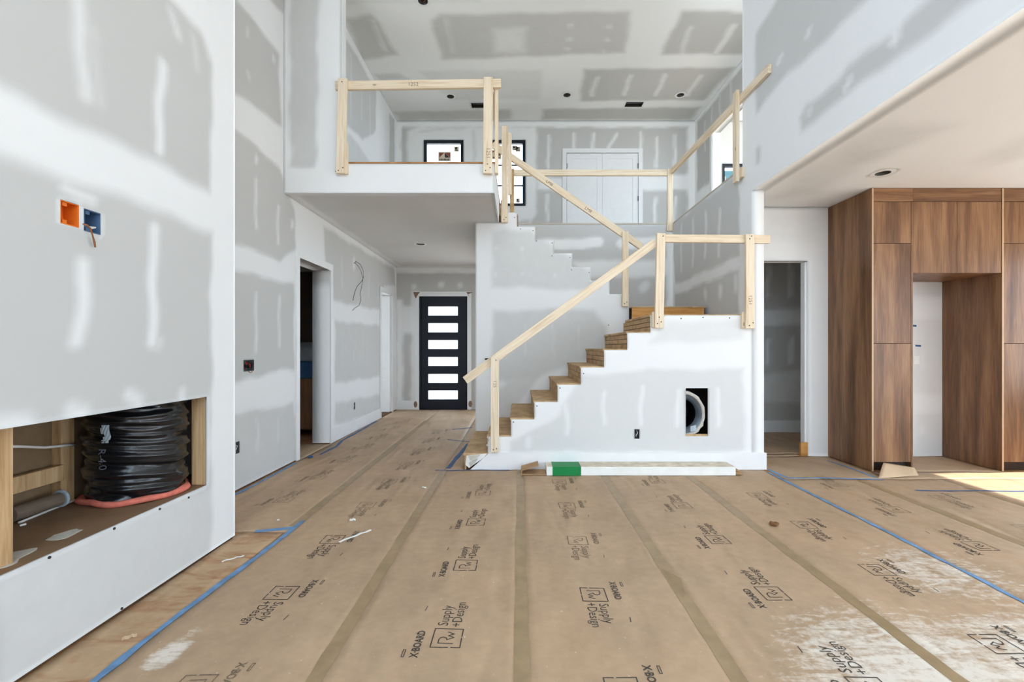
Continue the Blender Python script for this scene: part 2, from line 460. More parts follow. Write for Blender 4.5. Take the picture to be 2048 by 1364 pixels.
def sheet(name, axis, c, u0, u1, v0, v1, thick, label, holes=(), base=0, marks=(), mat='dry', step=0.035, cat='wall'):
    us = lines(u0, u1, [h[0] for h in holes] + [h[1] for h in holes], step)
    vs = lines(v0, v1, [h[2] for h in holes] + [h[3] for h in holes], step)
    nu, nv = len(us), len(vs)
    uc, vc = (us[1:] + us[:-1]) / 2, (vs[1:] + vs[:-1]) / 2
    keep = np.ones((nu - 1, nv - 1), bool)
    for h in holes:
        keep &= ~(((uc > h[0]) & (uc < h[1]))[:, None] & ((vc > h[2]) & (vc < h[3]))[None, :])
    U, V = np.meshgrid(us, vs, indexing='ij')
    msk = compound(axis, c, U, V, base, marks).ravel()
    idx = np.arange(nu * nv).reshape(nu, nv)
    I, J = np.nonzero(keep)
    faces = [np.stack([idx[I, J], idx[I + 1, J], idx[I + 1, J + 1], idx[I, J + 1]], 1)]
    kp = np.pad(keep, 1)
    off = nu * nv
    A, B = np.nonzero(kp[1:, 1:-1] != kp[:-1, 1:-1])        # edges along v at line u=A
    e1 = np.stack([idx[A, B], idx[A, B + 1]], 1)
    A, B = np.nonzero(kp[1:-1, 1:] != kp[1:-1, :-1])        # edges along u at line v=B
    e2 = np.stack([idx[A, B], idx[A + 1, B]], 1)
    E = np.concatenate([e1, e2])
    faces.append(np.stack([E[:, 0], E[:, 1], E[:, 1] + off, E[:, 0] + off], 1))
    faces.append(np.stack([idx[I, J], idx[I, J + 1], idx[I + 1, J + 1], idx[I + 1, J]], 1) + off)
    Fc = np.concatenate(faces)
    def co(cc):
        C = np.full(U.size, cc); u, v = U.ravel(), V.ravel()
        return np.stack({'x': (C, u, v), 'y': (u, C, v), 'z': (u, v, C)}[axis], 1)
    X = np.concatenate([co(c), co(c + thick)]); mm = np.concatenate([msk, msk])
    used = np.unique(Fc); rem = np.full(len(X), -1); rem[used] = np.arange(len(used))
    X, mm, Fc = X[used], mm[used], rem[Fc]
    me = bpy.data.meshes.new(name)
    me.vertices.add(len(X)); me.vertices.foreach_set('co', X.astype(np.float32).ravel())
    me.loops.add(Fc.size); me.loops.foreach_set('vertex_index', Fc.astype(np.int32).ravel())
    me.polygons.add(len(Fc)); me.polygons.foreach_set('loop_start', np.arange(0, Fc.size, 4, dtype=np.int32))
    me.update(calc_edges=True); me.validate()
    at = me.attributes.new('compound', 'FLOAT', 'POINT'); at.data.foreach_set('value', mm.astype(np.float32))
    o = link(name, me, M[mat])
    return struct(o, label, cat)
def slab(name, mat, x0, x1, y0, y1, z0, z1, label, cat='wall'):
    return struct(MB().box(x0, x1, y0, y1, z0, z1).build(name, M[mat]), label, cat)

SCREW = MB().tube([(0, 0, 0), (0, 0.004, 0)], 0.0065, 8).mesh('screw')
SCREW.materials.append(M['screw'])
def screw(parent, x, y, z, axis='y'):
    o = bpy.data.objects.new('screw', SCREW); COL.objects.link(o)
    m = Matrix.Translation((x, y, z))
    if axis == 'x': m = m @ Matrix.Rotation(PI / 2, 4, 'Z')
    place(o, m, parent)

# ================================================================== ROOM SHELL
# --- fireplace chase
FZ0, FZ1, FY1, FY0 = 0.4535, 1.02, 2.915, 0.55
ob = at_x(140, 428, XFP); bb2 = at_x(185, 444, XFP)
hole_or = (ob[0] - 0.043, ob[0] + 0.043, ob[1] - 0.052, ob[1] + 0.052)
hole_bl = (bb2[0] - 0.043, bb2[0] + 0.043, bb2[1] - 0.052, bb2[1] + 0.052)
wall_fp = sheet('wall_fireplace', 'x', XFP, 0.3, YFP, 0.016, H3, -0.014,
    'grey drywall chimney breast with white joint bands at left', base=0, step=0.026,
    holes=[(FY0, FY1, FZ0, FZ1), hole_or, hole_bl],
    marks=[('b', 0.3, 3.3, 2.085, 2.345, 0.05), ('b', 0.3, 3.3, 3.33, 3.6, 0.05), ('b', FY1 + 0.035, 3.4, -0.1, 6.3, 0.03),
           ('+', [(340, -5), (405, 50), (418, 110), (475, 110), (475, -5)], 0.05),
           ('s', 160, -20, 166, 185, 0.028, 0.04, 0.8), ('s', 190, 60, 195, 205, 0.02, 0.04, 0.25), ('s', 326, 130, 318, 305, 0.03, 0.03, 0.95),
           ('s', 342, 30, 352, 66, 0.026, 0.04, 0.6), ('s', 385, 70, 392, 130, 0.02, 0.04, 0.35),
           ('s', 167, 525, 155, 680, 0.03, 0.035, 0.95), ('s', 312, 460, 302, 690, 0.03, 0.03, 0.95),
           ('s', 140, 372, 190, 398, 0.025, 0.03, 0.75),
           ('s', 5, 845, 55, 838, 0.03, 0.04, 0.8), ('s', 150, 812, 172, 822, 0.032, 0.04, 0.8), ('s', 262, 790, 282, 805, 0.028, 0.035, 0.8),
           ('s', 365, 780, 366, 795, 0.022, 0.03, 0.7), ('s', 320, 685, 314, 700, 0.02, 0.03, 0.4),
           ('+', [(0, 1150), (470, 950), (470, 1080), (0, 1400)], 0.04, 0.35)])
for px, py in ((377, 995), (319, 1018), (228, 1057), (98, 1115), (243, 1217)):
    y, z = at_x(px, py, XFP); screw(wall_fp, XFP + 0.004, y, z, 'x')
slab('wall_fireplace_end', 'white', XL, XFP - 0.0145, YFP - 0.014, YFP, 0, H3, 'far end face of the grey drywall chimney breast')
slab('wall_fireplace_near', 'white', XL, XFP - 0.0145, 0.3, 0.314, 0, H3, 'near end face of the grey drywall chimney breast')
# inside of the chase
nb = slab('wall_niche_back', 'niche', XL + 0.0005, XL + 0.012, 0.316, YFP - 0.016, 0.02, 1.56, 'brown backing board inside the open fireplace niche')
shelf = slab('trim_1', 'niche_shelf', XL + 0.013, XFP - 0.0005, FY0, FY1, FZ0 - 0.02, FZ0 - 0.0005, 'brown shelf board at the bottom of the fireplace niche', 'shelf')
slab('wall_niche_top', 'niche', XL + 0.013, XFP - 0.016, 0.316, YFP - 0.016, 1.56, 1.58, 'brown board above the fireplace niche')
slab('wall_niche_floor', 'niche', XL + 0.013, XFP - 0.016, FY1 + 0.04, YFP - 0.016, FZ0 - 0.02, FZ0 - 0.002, 'brown board at the far end of the fireplace niche')
# smears of compound on the shelf
for px, py, ln, wd in ((128, 1070, 0.16, 0.05), (30, 1112, 0.15, 0.05), (310, 992, 0.16, 0.04), (10, 1130, 0.1, 0.03)):
    x, y = at_z(px, py, FZ0); p = []
    for k in range(14):
        a = 2 * PI * k / 14; r = 0.75 + 0.35 * random.random()
        p.append((x + math.cos(a) * wd * r, y + math.sin(a) * ln / 2 * r))
    MB().prism(p, 'z', FZ0 - 0.0004, FZ0 + 0.0012).build('compound_smear', M['compound'], shelf)

# --- left wall with the two cased openings (grey wall behind the chase too)
D1 = (5.40, 6.29, 0.0, 2.40)
D2 = (8.62, 9.36, 0.0, 2.40)
g1 = at_x(498, 731, XL); g2 = at_x(475.5, 895, XL); g3 = at_x(709, 812, XL)
def ghole(g, hw, hh): return (g[0] - hw, g[0] + hw, g[1] - hh, g[1] + hh)
hg1, hg2, hg3 = ghole(g1, 0.088, 0.056), ghole(g2, 0.03, 0.056), ghole(g3, 0.03, 0.056)
left_marks = [
    ('-', [(440, -40), (558, 105), (562, 250), (440, 168)], 0.03), ('-', [(440, 232), (560, 335), (588, 420), (592, 500), (560, 520), (440, 478)], 0.03),
    ('-', [(490, -60), (578, 40), (578, -60)], 0.03),
    ('-', [(440, 535), (588, 568), (588, 742), (560, 735), (520, 755), (440, 772)], 0.03),
    ('-', [(440, 836), (560, 812), (588, 806), (596, 925), (440, 1010)], 0.03, 0.8),
    ('-', [(648, 454), (788, 538), (790, 572), (768, 570), (768, 622), (668, 602), (650, 540)], 0.04, 0.9),
    ('-', [(670, 642), (768, 652), (768, 752), (670, 766)], 0.04, 0.8), ('-', [(670, 806), (768, 788), (768, 822), (670, 850)], 0.04, 0.7),
    ('-', [(660, 20), (700, 90), (752, 180), (752, 262), (725, 280), (660, 215)], 0.04, 0.95), ('-', [(660, 260), (700, 268), (745, 330), (660, 340)], 0.04, 0.6), ('-', [(779, 228), (789, 240), (789, 330), (779, 330)], 0.03, 0.95),
    ('s', 512, 362, 513, 455, 0.018), ('s', 556, 412, 557, 482, 0.02), ('s', 512, 315, 510, 325, 0.02), ('s', 497, 60, 495, 72, 0.02, 0.03, 0.5),
    ('s', 548, 115, 549, 122, 0.02), ('s', 496, 148, 498, 158, 0.02, 0.03, 0.5), ('s', 584, 445, 584, 452, 0.03),
    ('s', 513, 592, 511, 702, 0.02, 0.03, 0.7), ('s', 559, 592, 559, 690, 0.02, 0.03, 0.7), ('s', 513, 838, 515, 905, 0.02, 0.03, 0.6), ('s', 556, 838, 556, 880, 0.02, 0.03, 0.5),
    ('s', 684, 515, 684, 572, 0.02, 0.03, 0.5), ('s', 708, 520, 708, 535, 0.05, 0.04, 0.7), ('s', 738, 545, 738, 590, 0.02, 0.03, 0.5), ('s', 756, 560, 756, 600, 0.02, 0.03, 0.4),
    ('s', 684, 672, 684, 735, 0.016, 0.03, 0.4), ('s', 707, 674, 707, 735, 0.016, 0.03, 0.4), ('s', 726, 676, 726, 733, 0.016, 0.03, 0.4), ('s', 754, 680, 754, 730, 0.016, 0.03, 0.3),
    ('s', 702, 110, 702, 235, 0.016, 0.03, 0.5), ('s', 723, 180, 723, 240, 0.016, 0.03, 0.5), ('s', 740, 190, 740, 270, 0.016, 0.03, 0.5)]
slab('trim_10', 'filler', XL - 0.24, XL - 0.006, YG, D1[0], 0, 0.0155, 'brown sill strip added to block light under the left drywall wall', 'filler')  # added strip stops light leaking in under the raised drywall
slab('trim_11', 'filler', XFP - 0.05, XFP - 0.006, 0.32, YFP - 0.016, 0, 0.0155, 'brown sill strip added to block light under the chimney breast', 'filler')
slab('trim_12', 'filler', XL - 0.24, XL - 0.006, D1[1], YW, 0, 0.0155, 'brown sill strip added to block light under the hall wall', 'filler')
wall_left = sheet('wall_left', 'x', XL, YG, YW, 0.016, H3, -0.24, 'left drywall wall with cased openings and white joint compound',
    holes=[D1, D2, hg1, hg2, hg3, (5.22, 6.65, 3.5, 5.9), (-3.2, 0.2, 2.9, 6.1)], base=1, marks=left_marks, step=0.035)  # last two openings are added, out of view, for loft and header light

# --- back wall (front door below, loft windows and closet above)
DR = (-2.125, -1.095, 0.0, 2.43)
W1 = (-2.03, -1.178, 4.365, 5.778); W2 = (-0.74, 0.15, 4.365, 5.778); W3 = (4.36, 5.3, 4.25, 5.27)
CL = (1.03, 2.565, H2, 5.50)
back_marks = [
    ('+', [(815, 262), (835, 253), (1073, 254), (1073, 425), (1064, 440), (815, 452)], 0.05, 0.9), ('b', -2.7, 3.9, 6.05, 6.3, 0.03), ('b', -2.7, -2.5, 3.0, 6.3, 0.03),
    ('b', 3.62, 3.9, 3.3, 6.3, 0.04), ('+', [(1075, 354), (1392, 350), (1392, 380), (1075, 380)], 0.04, 0.95), ('S', 948, 262, 948, 320, 0.03, 0.04, 0.6),
    ('S', 840, 262, 930, 256, 0.02, 0.03, 0.5),
    ('s', 1097, 272, 1097, 335, 0.03), ('s', 1149, 268, 1147, 300, 0.03), ('s', 1188, 268, 1186, 300, 0.03), ('s', 1232, 268, 1217, 298, 0.03), ('s', 1281, 266, 1281, 300, 0.03),
    ('s', 1313, 275, 1313, 332, 0.03), ('s', 1350, 272, 1349, 330, 0.03), ('s', 1095, 390, 1095, 442, 0.03), ('s', 1059, 437, 1059, 450, 0.03, 0.03, 0.6), ('s', 1311, 396, 1310, 442, 0.03), ('s', 1350, 396, 1348, 442, 0.03),
    # around the front door
    ('+', [(792, 600), (806, 600), (806, 822), (792, 822)], 0.04), ('+', [(785, 532), (960, 532), (960, 546), (785, 546)], 0.03), ('+', [(804, 612), (836, 612), (836, 668), (804, 668)], 0.05, 0.9),
    ('+', [(822, 580), (838, 580), (838, 830), (822, 830)], 0.04, 0.8),
    ('s', 828, 572, 828, 573, 0.05, 0.04, 0.7), ('s', 884, 570, 884, 571, 0.06, 0.04, 0.8), ('s', 921, 570, 921, 571, 0.05, 0.04, 0.7)]
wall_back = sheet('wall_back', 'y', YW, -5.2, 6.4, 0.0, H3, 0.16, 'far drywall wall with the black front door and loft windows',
    holes=[DR, W1, W2, W3, CL, (-0.3, 2.4, 0.1, 2.85)], base=0, marks=back_marks, mat='dry_dark', step=0.05)  # last opening is an added, unseen window that feeds light to the hall

# --- ceilings
can_px = [(846, 2), (901, 193), (1134, 190), (1361, 190)]
vent_px = [(960, 211), (1268, 209)]
cans = [at_z(x, y, H3) for x, y in can_px]
vents = [at_z(x, y, H3) for x, y in vent_px]
hall_can = at_z(841, 488, H1); kit_can = at_z(1766, 346, H1)
def chole(p, r=0.075): return (p[0] - r, p[0] + r, p[1] - r, p[1] + r)
def vhole(p): return (p[0] - 0.17, p[0] + 0.17, p[1] - 0.09, p[1] + 0.09)
ceil_marks = [
    ('-', [(862, 42), (880, 30), (1262, 22), (1250, 105), (885, 120)], 0.06, 0.85), ('-', [(1365, 20), (1500, 25), (1500, 108), (1322, 108)], 0.06),
    ('-', [(1168, 138), (1470, 135), (1408, 200), (1160, 202)], 0.06, 0.95), ('-', [(1085, 218), (1402, 214), (1382, 239), (1085, 239)], 0.07, 0.95),
    ('-', [(690, 36), (745, 30), (796, 110), (722, 120)], 0.06, 0.8), ('-', [(838, 142), (1086, 140), (1080, 198), (905, 200)], 0.07, 0.3),
    ('-', [(788, 224), (1022, 219), (1022, 239), (800, 241)], 0.07, 0.8), ('-', [(690, 0), (960, -5), (960, 3), (690, 6)], 0.06, 0.3), ('-', [(745, 147), (800, 147), (820, 160), (760, 160)], 0.05, 0.5),
    ('s', 1382, 55, 1362, 105, 0.04, 0.04, 0.5), ('s', 1468, 52, 1432, 104, 0.05, 0.04, 0.7),
    ('s', 1195, 155, 1183, 190, 0.045, 0.04, 0.7), ('s', 1262, 152, 1247, 190, 0.045, 0.04, 0.7), ('s', 1330, 150, 1312, 190, 0.045, 0.04, 0.7), ('s', 1400, 152, 1375, 190, 0.045, 0.04, 0.7),
    ('s', 745, 42, 772, 100, 0.05, 0.04, 0.6), ('s', 893, 40, 905, 105, 0.05, 0.06, 0.4), ('+', [(985, 58), (1050, 55), (1050, 105), (990, 106)], 0.1, 0.6),
    ] + [('s', x, y, x + 1, y, 0.05, 0.05, 0.6) for x, y in ((1141, 51), (1138, 79), (1133, 99), (1219, 53), (1212, 79), (1208, 102))]
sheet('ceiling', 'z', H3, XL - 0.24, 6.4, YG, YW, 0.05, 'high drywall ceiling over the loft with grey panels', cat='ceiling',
    holes=[chole(p) for p in cans] + [vhole(p) for p in vents] + [(XR + TR + 0.02, 7, YG - 1, 5.08), (3.92, 7, 5.18, 6.94)], base=1, marks=ceil_marks, mat='dry_dark', step=0.05)  # cut open over the kitchen so sky reaches the added loft windows
sheet('ceiling_hall', 'z', H1, XL, -0.2785, YB + 0.0125, YW, 0.012, 'grey drywall soffit under the loft above the entry hall', cat='ceiling',
    holes=[chole(hall_can)], base=0, step=0.05, mat='dry_pale',  # paler drywall copy makes up for missing light on the soffit
    marks=[('b', XL - 0.1, XL + 0.12, 4, 10, 0.04), ('b', -2.7, 0, 9.6, 9.9, 0.03), ('+', [(600, 425), (800, 420), (830, 480), (690, 500)], 0.12, 0.22),
           ('+', [(850, 400), (985, 395), (985, 440), (880, 450)], 0.12, 0.25), ('+', [(760, 500), (948, 480), (948, 520), (790, 525)], 0.1, 0.15), ('b', -2.7, 0, 5.0, 5.12, 0.03)])
sheet('ceiling_kitchen', 'z', H1, XR + TR, XE, YG, YK, 0.012, 'white drywall ceiling over the kitchen', cat='ceiling',
    holes=[chole(kit_can)], base=1, step=0.06,
    marks=[('-', [(1560, 395), (1600, 345), (1690, 285), (1770, 250), (1900, 252), (1830, 285), (1700, 345), (1640, 385)], 0.15, 0.45), ('-', [(1690, 305), (1780, 295), (1760, 318), (1690, 330)], 0.1, 0.4),
           ('-', [(1950, 320), (2048, 270), (2100, 260), (2100, 300), (1990, 330)], 0.15, 0.35)])

# --- pier left of the balcony, balcony fascia, loft floor
slab('wall_pier_core', 'white', XL, -1.9645, YB + 0.0125, YB + 0.13, H1 + 0.0125, H3, 'core of the white pier left of the balcony')
sheet('wall_balcony', 'y', YB, XL, -0.266, H1, H3, 0.012, 'white drywall balcony front with tall pier at its left', base=1, mat='dry',
    holes=[(-1.964, 0, H2 - 0.02, H3 + 1)], marks=[('-', [(580, -60), (636, -60), (634, 300), (628, 335), (580, 338)], 0.03, 0.85)])
sheet('wall_balcony_side', 'x', -0.266, YB + 0.0125, YM, H1, H2 - 0.02, -0.012, 'white drywall fascia on the stair side of the balcony', base=1, mat='dry_pale')
slab('floor_upper', 'subfloor_pale', XL, -0.262, YB + 0.131, YW, H2 - 0.0195, H2, 'plywood floor of the loft behind the balcony rail', 'floor')
slab('floor_upper_edge', 'subfloor', -1.9635, -0.262, YB - 0.004, YB + 0.1305, H2 - 0.0195, H2, 'plywood edge of the loft floor above the white fascia', 'floor')
slab('floor_upper_core', 'white', XL, -0.28, YB + 0.014, YW, H1 + 0.0125, H2 - 0.02, 'joist core of the loft floor', 'floor')
slab('floor_loft_back', 'subfloor_pale', -0.2615, 6.4, YS - 0.004, YW, H2 - 0.0195, H2, 'plywood floor of the loft behind the stair well', 'floor')
slab('floor_loft_back_core', 'white', -0.279, 6.4, YS + 0.125, YW, H1, H2 - 0.02, 'joist core of the loft floor behind the stairs', 'floor')
slab('floor_loft_side', 'subfloor_pale', XR - 0.004, 6.4, 5.18, YS - 0.005, H2 - 0.0195, H2, 'plywood floor of the loft corridor above the kitchen', 'floor')

# --- stair well walls
rz = [RISE * k for k in range(20)]
near_steps = []
XS0 = -0.335                              # near wall starts at the second riser
nx = [-0.335 + RUN * i for i in range(9)]   # tread edges 2..9
for i in range(7):
    near_steps.append((nx[i] if i else -0.8, nx[i + 1], rz[i + 2] - 0.014, 1.9))
XN9 = nx[7]
dhole = at_y(1394.5, 824.5, YN); duct_hole = (dhole[0] - 0.125, dhole[0] + 0.118, dhole[1] - 0.262, dhole[1] + 0.262)
oh = at_y(1274, 868, YN); hs = (oh[0] - 0.028, oh[0] + 0.028, oh[1] - 0.053, oh[1] + 0.053)
wall_near = sheet('wall_stair_front', 'y', YN, XS0, XR - 0.0005, 0.0, rz[9] - 0.012, 0.0145, 'stepped white drywall wall under the lower stair flight',
    holes=[(a, b, c, d) for a, b, c, d in near_steps] + [duct_hole, hs], base=1, mat='dry_pale', step=0.03,
    marks=[('-', [(1020, 905), (1025, 880), (1115, 835), (1165, 750), (1340, 738), (1488, 738), (1488, 905)], 0.04, 0.8),
           ('-', [(1335, 642), (1485, 640), (1485, 682), (1340, 684), (1300, 690)], 0.05, 0.55)] +
          [('s', x, a, x, b, 0.026, 0.03, 0.9) for x, a, b in ((1209, 782, 845), (1283, 776, 850), (1133, 812, 870), (1355, 780, 850), (1435, 778, 850))] + [('s', 1058, 878, 1058, 890, 0.04, 0.04, 0.8)])
ux = [1.504 - RUN * i for i in range(9)]     # risers of the upper flight
mid_steps = []
MXE = 1.518
mz = [2.07, 2.255, 2.44, 2.63, 2.81, 2.995, 3.19]
for i in range(7):
    mid_steps.append((ux[i + 1], MXE + 1 if i == 0 else ux[i], mz[i], 3.6))
mid_steps[-1] = (-0.166, ux[6], mz[6], 3.6)
mid_steps[0] = (ux[1], MXE, 2.07, 3.6)
mid_steps.append((-0.8, -0.166, H1 - 0.0005, 3.6))
wall_mid = sheet('wall_stair_middle', 'y', YM, -0.59, MXE, 0.0, 3.2, 0.12, 'stepped drywall wall between the two stair flights',
    holes=mid_steps, base=1, mat='dry', step=0.03,
    marks=[('-', [(984, 465), (1010, 458), (1060, 462), (1180, 540), (1200, 575), (1100, 582), (1045, 572), (984, 576)], 0.05, 0.6),
           ('-', [(985, 622), (1185, 618), (1215, 655), (1215, 700), (1080, 755), (985, 762)], 0.05, 0.75), ('-', [(1015, 760), (1080, 752), (1040, 800), (1000, 850), (985, 850), (985, 790)], 0.05, 0.6),
           ] + [('s', x, y, x, y + 3, 0.04, 0.04, 0.7) for x, y in ((992, 494), (1046, 494), (992, 548), (1044, 545), (1109, 550))] + [('s', x, 650, x, 710, 0.02, 0.03, 0.5) for x in (1051, 1105, 1159)] + [('s', 992, 680, 992, 720, 0.02, 0.03, 0.4)])
for px, py in ((1029, 435), (1041, 458), (1066, 461), (1073, 482), (1104, 486), (1104, 512), (1140, 515), (1143, 540), (1178, 545), (1217, 650), (1246, 666)):
    x, z = at_y(px, py, YM); screw(wall_mid, x, YM - 0.004, z)
for px, py in ((1074, 812), (1027, 844), (1167, 747), (1306, 640), (1362, 637), (1406, 635), (1459, 636), (1120, 776)):
    x, z = at_y(px, py, YN); screw(wall_near, x, YN - 0.004, z)
sheet('wall_hall_right', 'x', -0.59, YM + 0.1205, YW, 0, H1, 0.12, 'right drywall wall of the entry hall behind the stairs', base=1, step=0.2, holes=[(6.75, 9.55, -1, 2.8)])  # wide hidden opening added to let daylight into the hall
slab('wall_light_room_right', 'white', XR - 0.0005, XR + 0.1, YS + 0.121, YW, 0, H1, 'right wall of the unseen room added to light the hall')  # belongs to a made-up room that only lights the hall
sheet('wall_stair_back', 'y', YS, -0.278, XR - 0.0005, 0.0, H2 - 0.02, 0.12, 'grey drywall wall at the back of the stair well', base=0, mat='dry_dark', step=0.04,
    marks=[('s', 1075, 490, 1198, 485, 0.085, 0.03, 0.9), ('s', 1245, 487, 1345, 482, 0.085, 0.03, 0.8), ('+', [(1140, 522), (1345, 520), (1345, 552), (1180, 556)], 0.05, 0.8),
           ('s', 1210, 578, 1212, 578, 0.07, 0.05, 0.5), ('s', 1286, 575, 1290, 570, 0.07, 0.05, 0.6), ('b', 2.45, 2.6, 1.5, 3.5, 0.03), ('s', 1340, 520, 1340, 615, 0.03, 0.03, 0.7)])
right_marks = [
    # stair well side
    ('-', [(1345, 450), (1472, 350), (1480, 400), (1478, 512), (1350, 570)], 0.03), ('-', [(1350, 590), (1478, 538), (1478, 632), (1350, 640)], 0.03),
    ('s', 1387, 440, 1385, 530, 0.03, 0.03, 0.7), ('s', 1412, 425, 1410, 515, 0.03, 0.03, 0.8), ('s', 1439, 420, 1438, 510, 0.03, 0.03, 0.8), ('s', 1363, 450, 1362, 540, 0.03, 0.03, 0.6),
    ('s', 1410, 585, 1410, 592, 0.05, 0.04, 0.7), ('s', 1440, 575, 1440, 588, 0.05, 0.04, 0.8), ('s', 1472, 555, 1472, 580, 0.04, 0.04, 0.7),
    # header over the kitchen
    ('-', [(1512, 66), (1555, 0), (1570, -60), (1800, -60), (1730, 5), (1560, 165), (1515, 222), (1508, 150)], 0.05, 0.9),
    ('-', [(1604, 262), (1602, 235), (1614, 208), (1680, 160), (1700, 130), (1795, 60), (1810, 40), (1862, -10), (1880, -60), (2030, -60), (1950, 0), (1800, 110), (1660, 215), (1618, 248)], 0.05, 0.95),
    ('S', 1515, 300, 1515, 320, 0.04, 0.04, 0.8),
    ('s', 1620, 55, 1615, 68, 0.03, 0.03, 0.8), ('s', 1565, 110, 1558, 125, 0.03, 0.03, 0.8), ('s', 1700, 160, 1690, 178, 0.03, 0.03, 0.8), ('s', 1790, 70, 1785, 80, 0.04, 0.03, 0.9), ('s', 1622, 215, 1617, 225, 0.03, 0.03, 0.6)]
sheet('wall_right', 'x', XR, YG, YS, 0.0, H3, TR, 'right drywall wall beside the stairs with tall header over kitchen',
    holes=[(YG - 1, YN, -1, H1), (5.18, YS + 1, H2 - 0.02, H3 + 1)], base=1, marks=right_marks, mat='dry', step=0.04)
sheet('wall_loft_right', 'x', XQ, 5.2, YW, H2, H3, 0.14, 'grey drywall wall on the right side of the loft', base=0, mat='dry_dark', step=0.05,
    holes=[(7.2, 8.84, H2 - 1, 5.5), (5.3, 7.0, 3.5, 4.85)],  # second opening is an added, unseen corridor window for loft light
    marks=[('b', 5, 9.8, 6.08, 6.3, 0.03), ('b', 9.6, 9.9, 3, 6.3, 0.03), ('b', 8.8, 9.9, 4.35, 4.6, 0.04)] + [('s', x, a, x, b, 0.025, 0.03, 0.6) for x, a, b in ((1410, 245, 300), (1440, 190, 235), (1462, 165, 205), (1410, 370, 400), (1424, 215, 240))])
sheet('wall_loft_front', 'y', 5.1995, XR + TR + 0.0005, 3.91, H2, H3, -0.1, 'drywall wall closing the loft corridor over the kitchen', base=1, step=0.3, holes=[(2.75, 3.72, 3.6, 6.05)])  # hidden window opening added to brighten the loft
slab('trim_2', 'trim', XQ - 0.018, XQ - 0.0005, 8.84, 8.93, H2, 5.59, 'white casing of the opening in the right loft wall', 'casing')
slab('trim_3', 'trim', XQ - 0.002, XQ + 0.142, 8.822, 8.8395, H2, 5.5, 'white jamb of the opening in the right loft wall', 'jamb')
sheet('wall_side_loft_a', 'x', 6.3, 7.0, YW, H2, H3, 0.1, 'far wall of the side room beyond the loft', base=1, mat='dry_pale', step=0.3, holes=[(7.3, 9.5, 3.8, 5.8)])  # window opening added, unseen, for more light in the loft
sheet('wall_side_loft_b', 'y', 7.0, 3.9105, 6.3, H2, H3, -0.05, 'near wall of the side room beyond the loft', base=1, step=0.3, holes=[(4.2, 6.0, 3.7, 5.9)])  # another added, unseen window opening to light the loft

# --- kitchen
KD = (2.675, 3.55, 0.0, 2.395)
sheet('wall_kitchen_back', 'y', YK, XR + TR, XE, 0.0, H1, 0.12, 'white drywall wall of the kitchen with the pantry doorway', base=1, mat='dry_pale', step=0.05,
    holes=[KD], marks=[('-', [(1826, 560), (1900, 560), (1900, 592), (1826, 592)], 0.04, 0.7), ('-', [(1826, 636), (1900, 636), (1900, 790), (1826, 785)], 0.05, 0.5), ('-', [(1826, 825), (1900, 825), (1900, 950), (1826, 950)], 0.04, 0.5),
                       ('s', 1842, 665, 1842, 735, 0.03, 0.03, 0.8), ('s', 1842, 855, 1842, 865, 0.05, 0.04, 0.8), ('-', [(1530, 425), (1640, 425), (1640, 490), (1530, 480)], 0.08, 0.3), ('s', 1540, 462, 1580, 462, 0.05, 0.04, 0.8)])
slab('wall_pantry_right', 'white', 4.8, 4.9, YK + 0.1205, 7.3, 0, H1, 'right wall of the dark pantry')
sheet('wall_pantry_back', 'y', 7.15, XR + TR, 4.8, 0.0, H1, 0.1, 'grey drywall back wall of the dark pantry', base=0, mat='dry_dark', step=0.05,
    marks=[('+', [(1500, 618), (1620, 618), (1620, 650), (1500, 650)], 0.03, 0.8), ('s', 1536, 530, 1536, 590, 0.03), ('s', 1580, 530, 1580, 590, 0.03), ('s', 1536, 680, 1536, 725, 0.03), ('s', 1582, 680, 1582, 725, 0.03),
           ('+', [(1500, 750), (1560, 745), (1620, 740), (1620, 810), (1565, 805), (1500, 795)], 0.05, 0.5)])
slab('ceiling_pantry', 'white', XR + TR + 0.0005, 4.8, YK + 0.1205, 7.15, H1, H1 + 0.02, 'ceiling of the dark pantry', 'ceiling')
slab('baseboard_pantry', 'trim', XR + TR + 0.001, 4.799, 7.134, 7.1495, 0.006, 0.19, 'white baseboard across the back of the dark pantry', 'baseboard')
wkr = sheet('wall_kitchen_right', 'x', XE, YG, YK, 0.0, H1, 0.15, 'kitchen side wall with tall windows', base=1, mat='dry_pale', step=0.3,
    holes=[(3.75, 5.2, 0.85, 2.45), (-2.3, 2.5, 0.2, 2.6)])
sheet('wall_rear', 'y', YG, XL - 0.24, XE, 0.0, H3, -0.15, 'wall behind the viewer with tall great room windows', base=1, mat='dry_pale', step=0.4,
    holes=[(-2.0, 2.0, 1.3, 2.1), (-1.9, 1.9, 3.0, 5.9), (3.2, 6.0, 0.2, 2.6)])

# --- rooms seen through the left openings
slab('wall_side_outer_a', 'white', -5.3, -5.2, 4.2, 7.45, 0, H1, 'far wall of the dark butler pantry')
sheet('wall_side_outer_b', 'x', -5.2, 7.45, YW, 0.0, H1, -0.1, 'far wall of the bright room beyond the hall', base=1, mat='dry_pale', step=0.3, holes=[(7.7, 9.5, 0.3, 2.7)])
slab('wall_side_near', 'white', -5.2, XL - 0.2405, 4.2, 4.3, 0, H1, 'near wall of the dark butler pantry')
slab('wall_side_mid', 'white', -5.2, XL - 0.2405, 7.4, 7.5, 0, H1, 'partition between the two rooms left of the hall')
slab('ceiling_side', 'white', -5.3, XL - 0.2405, 4.2, YW, H1, H1 + 0.03, 'ceiling of the two rooms left of the hall', 'ceiling')

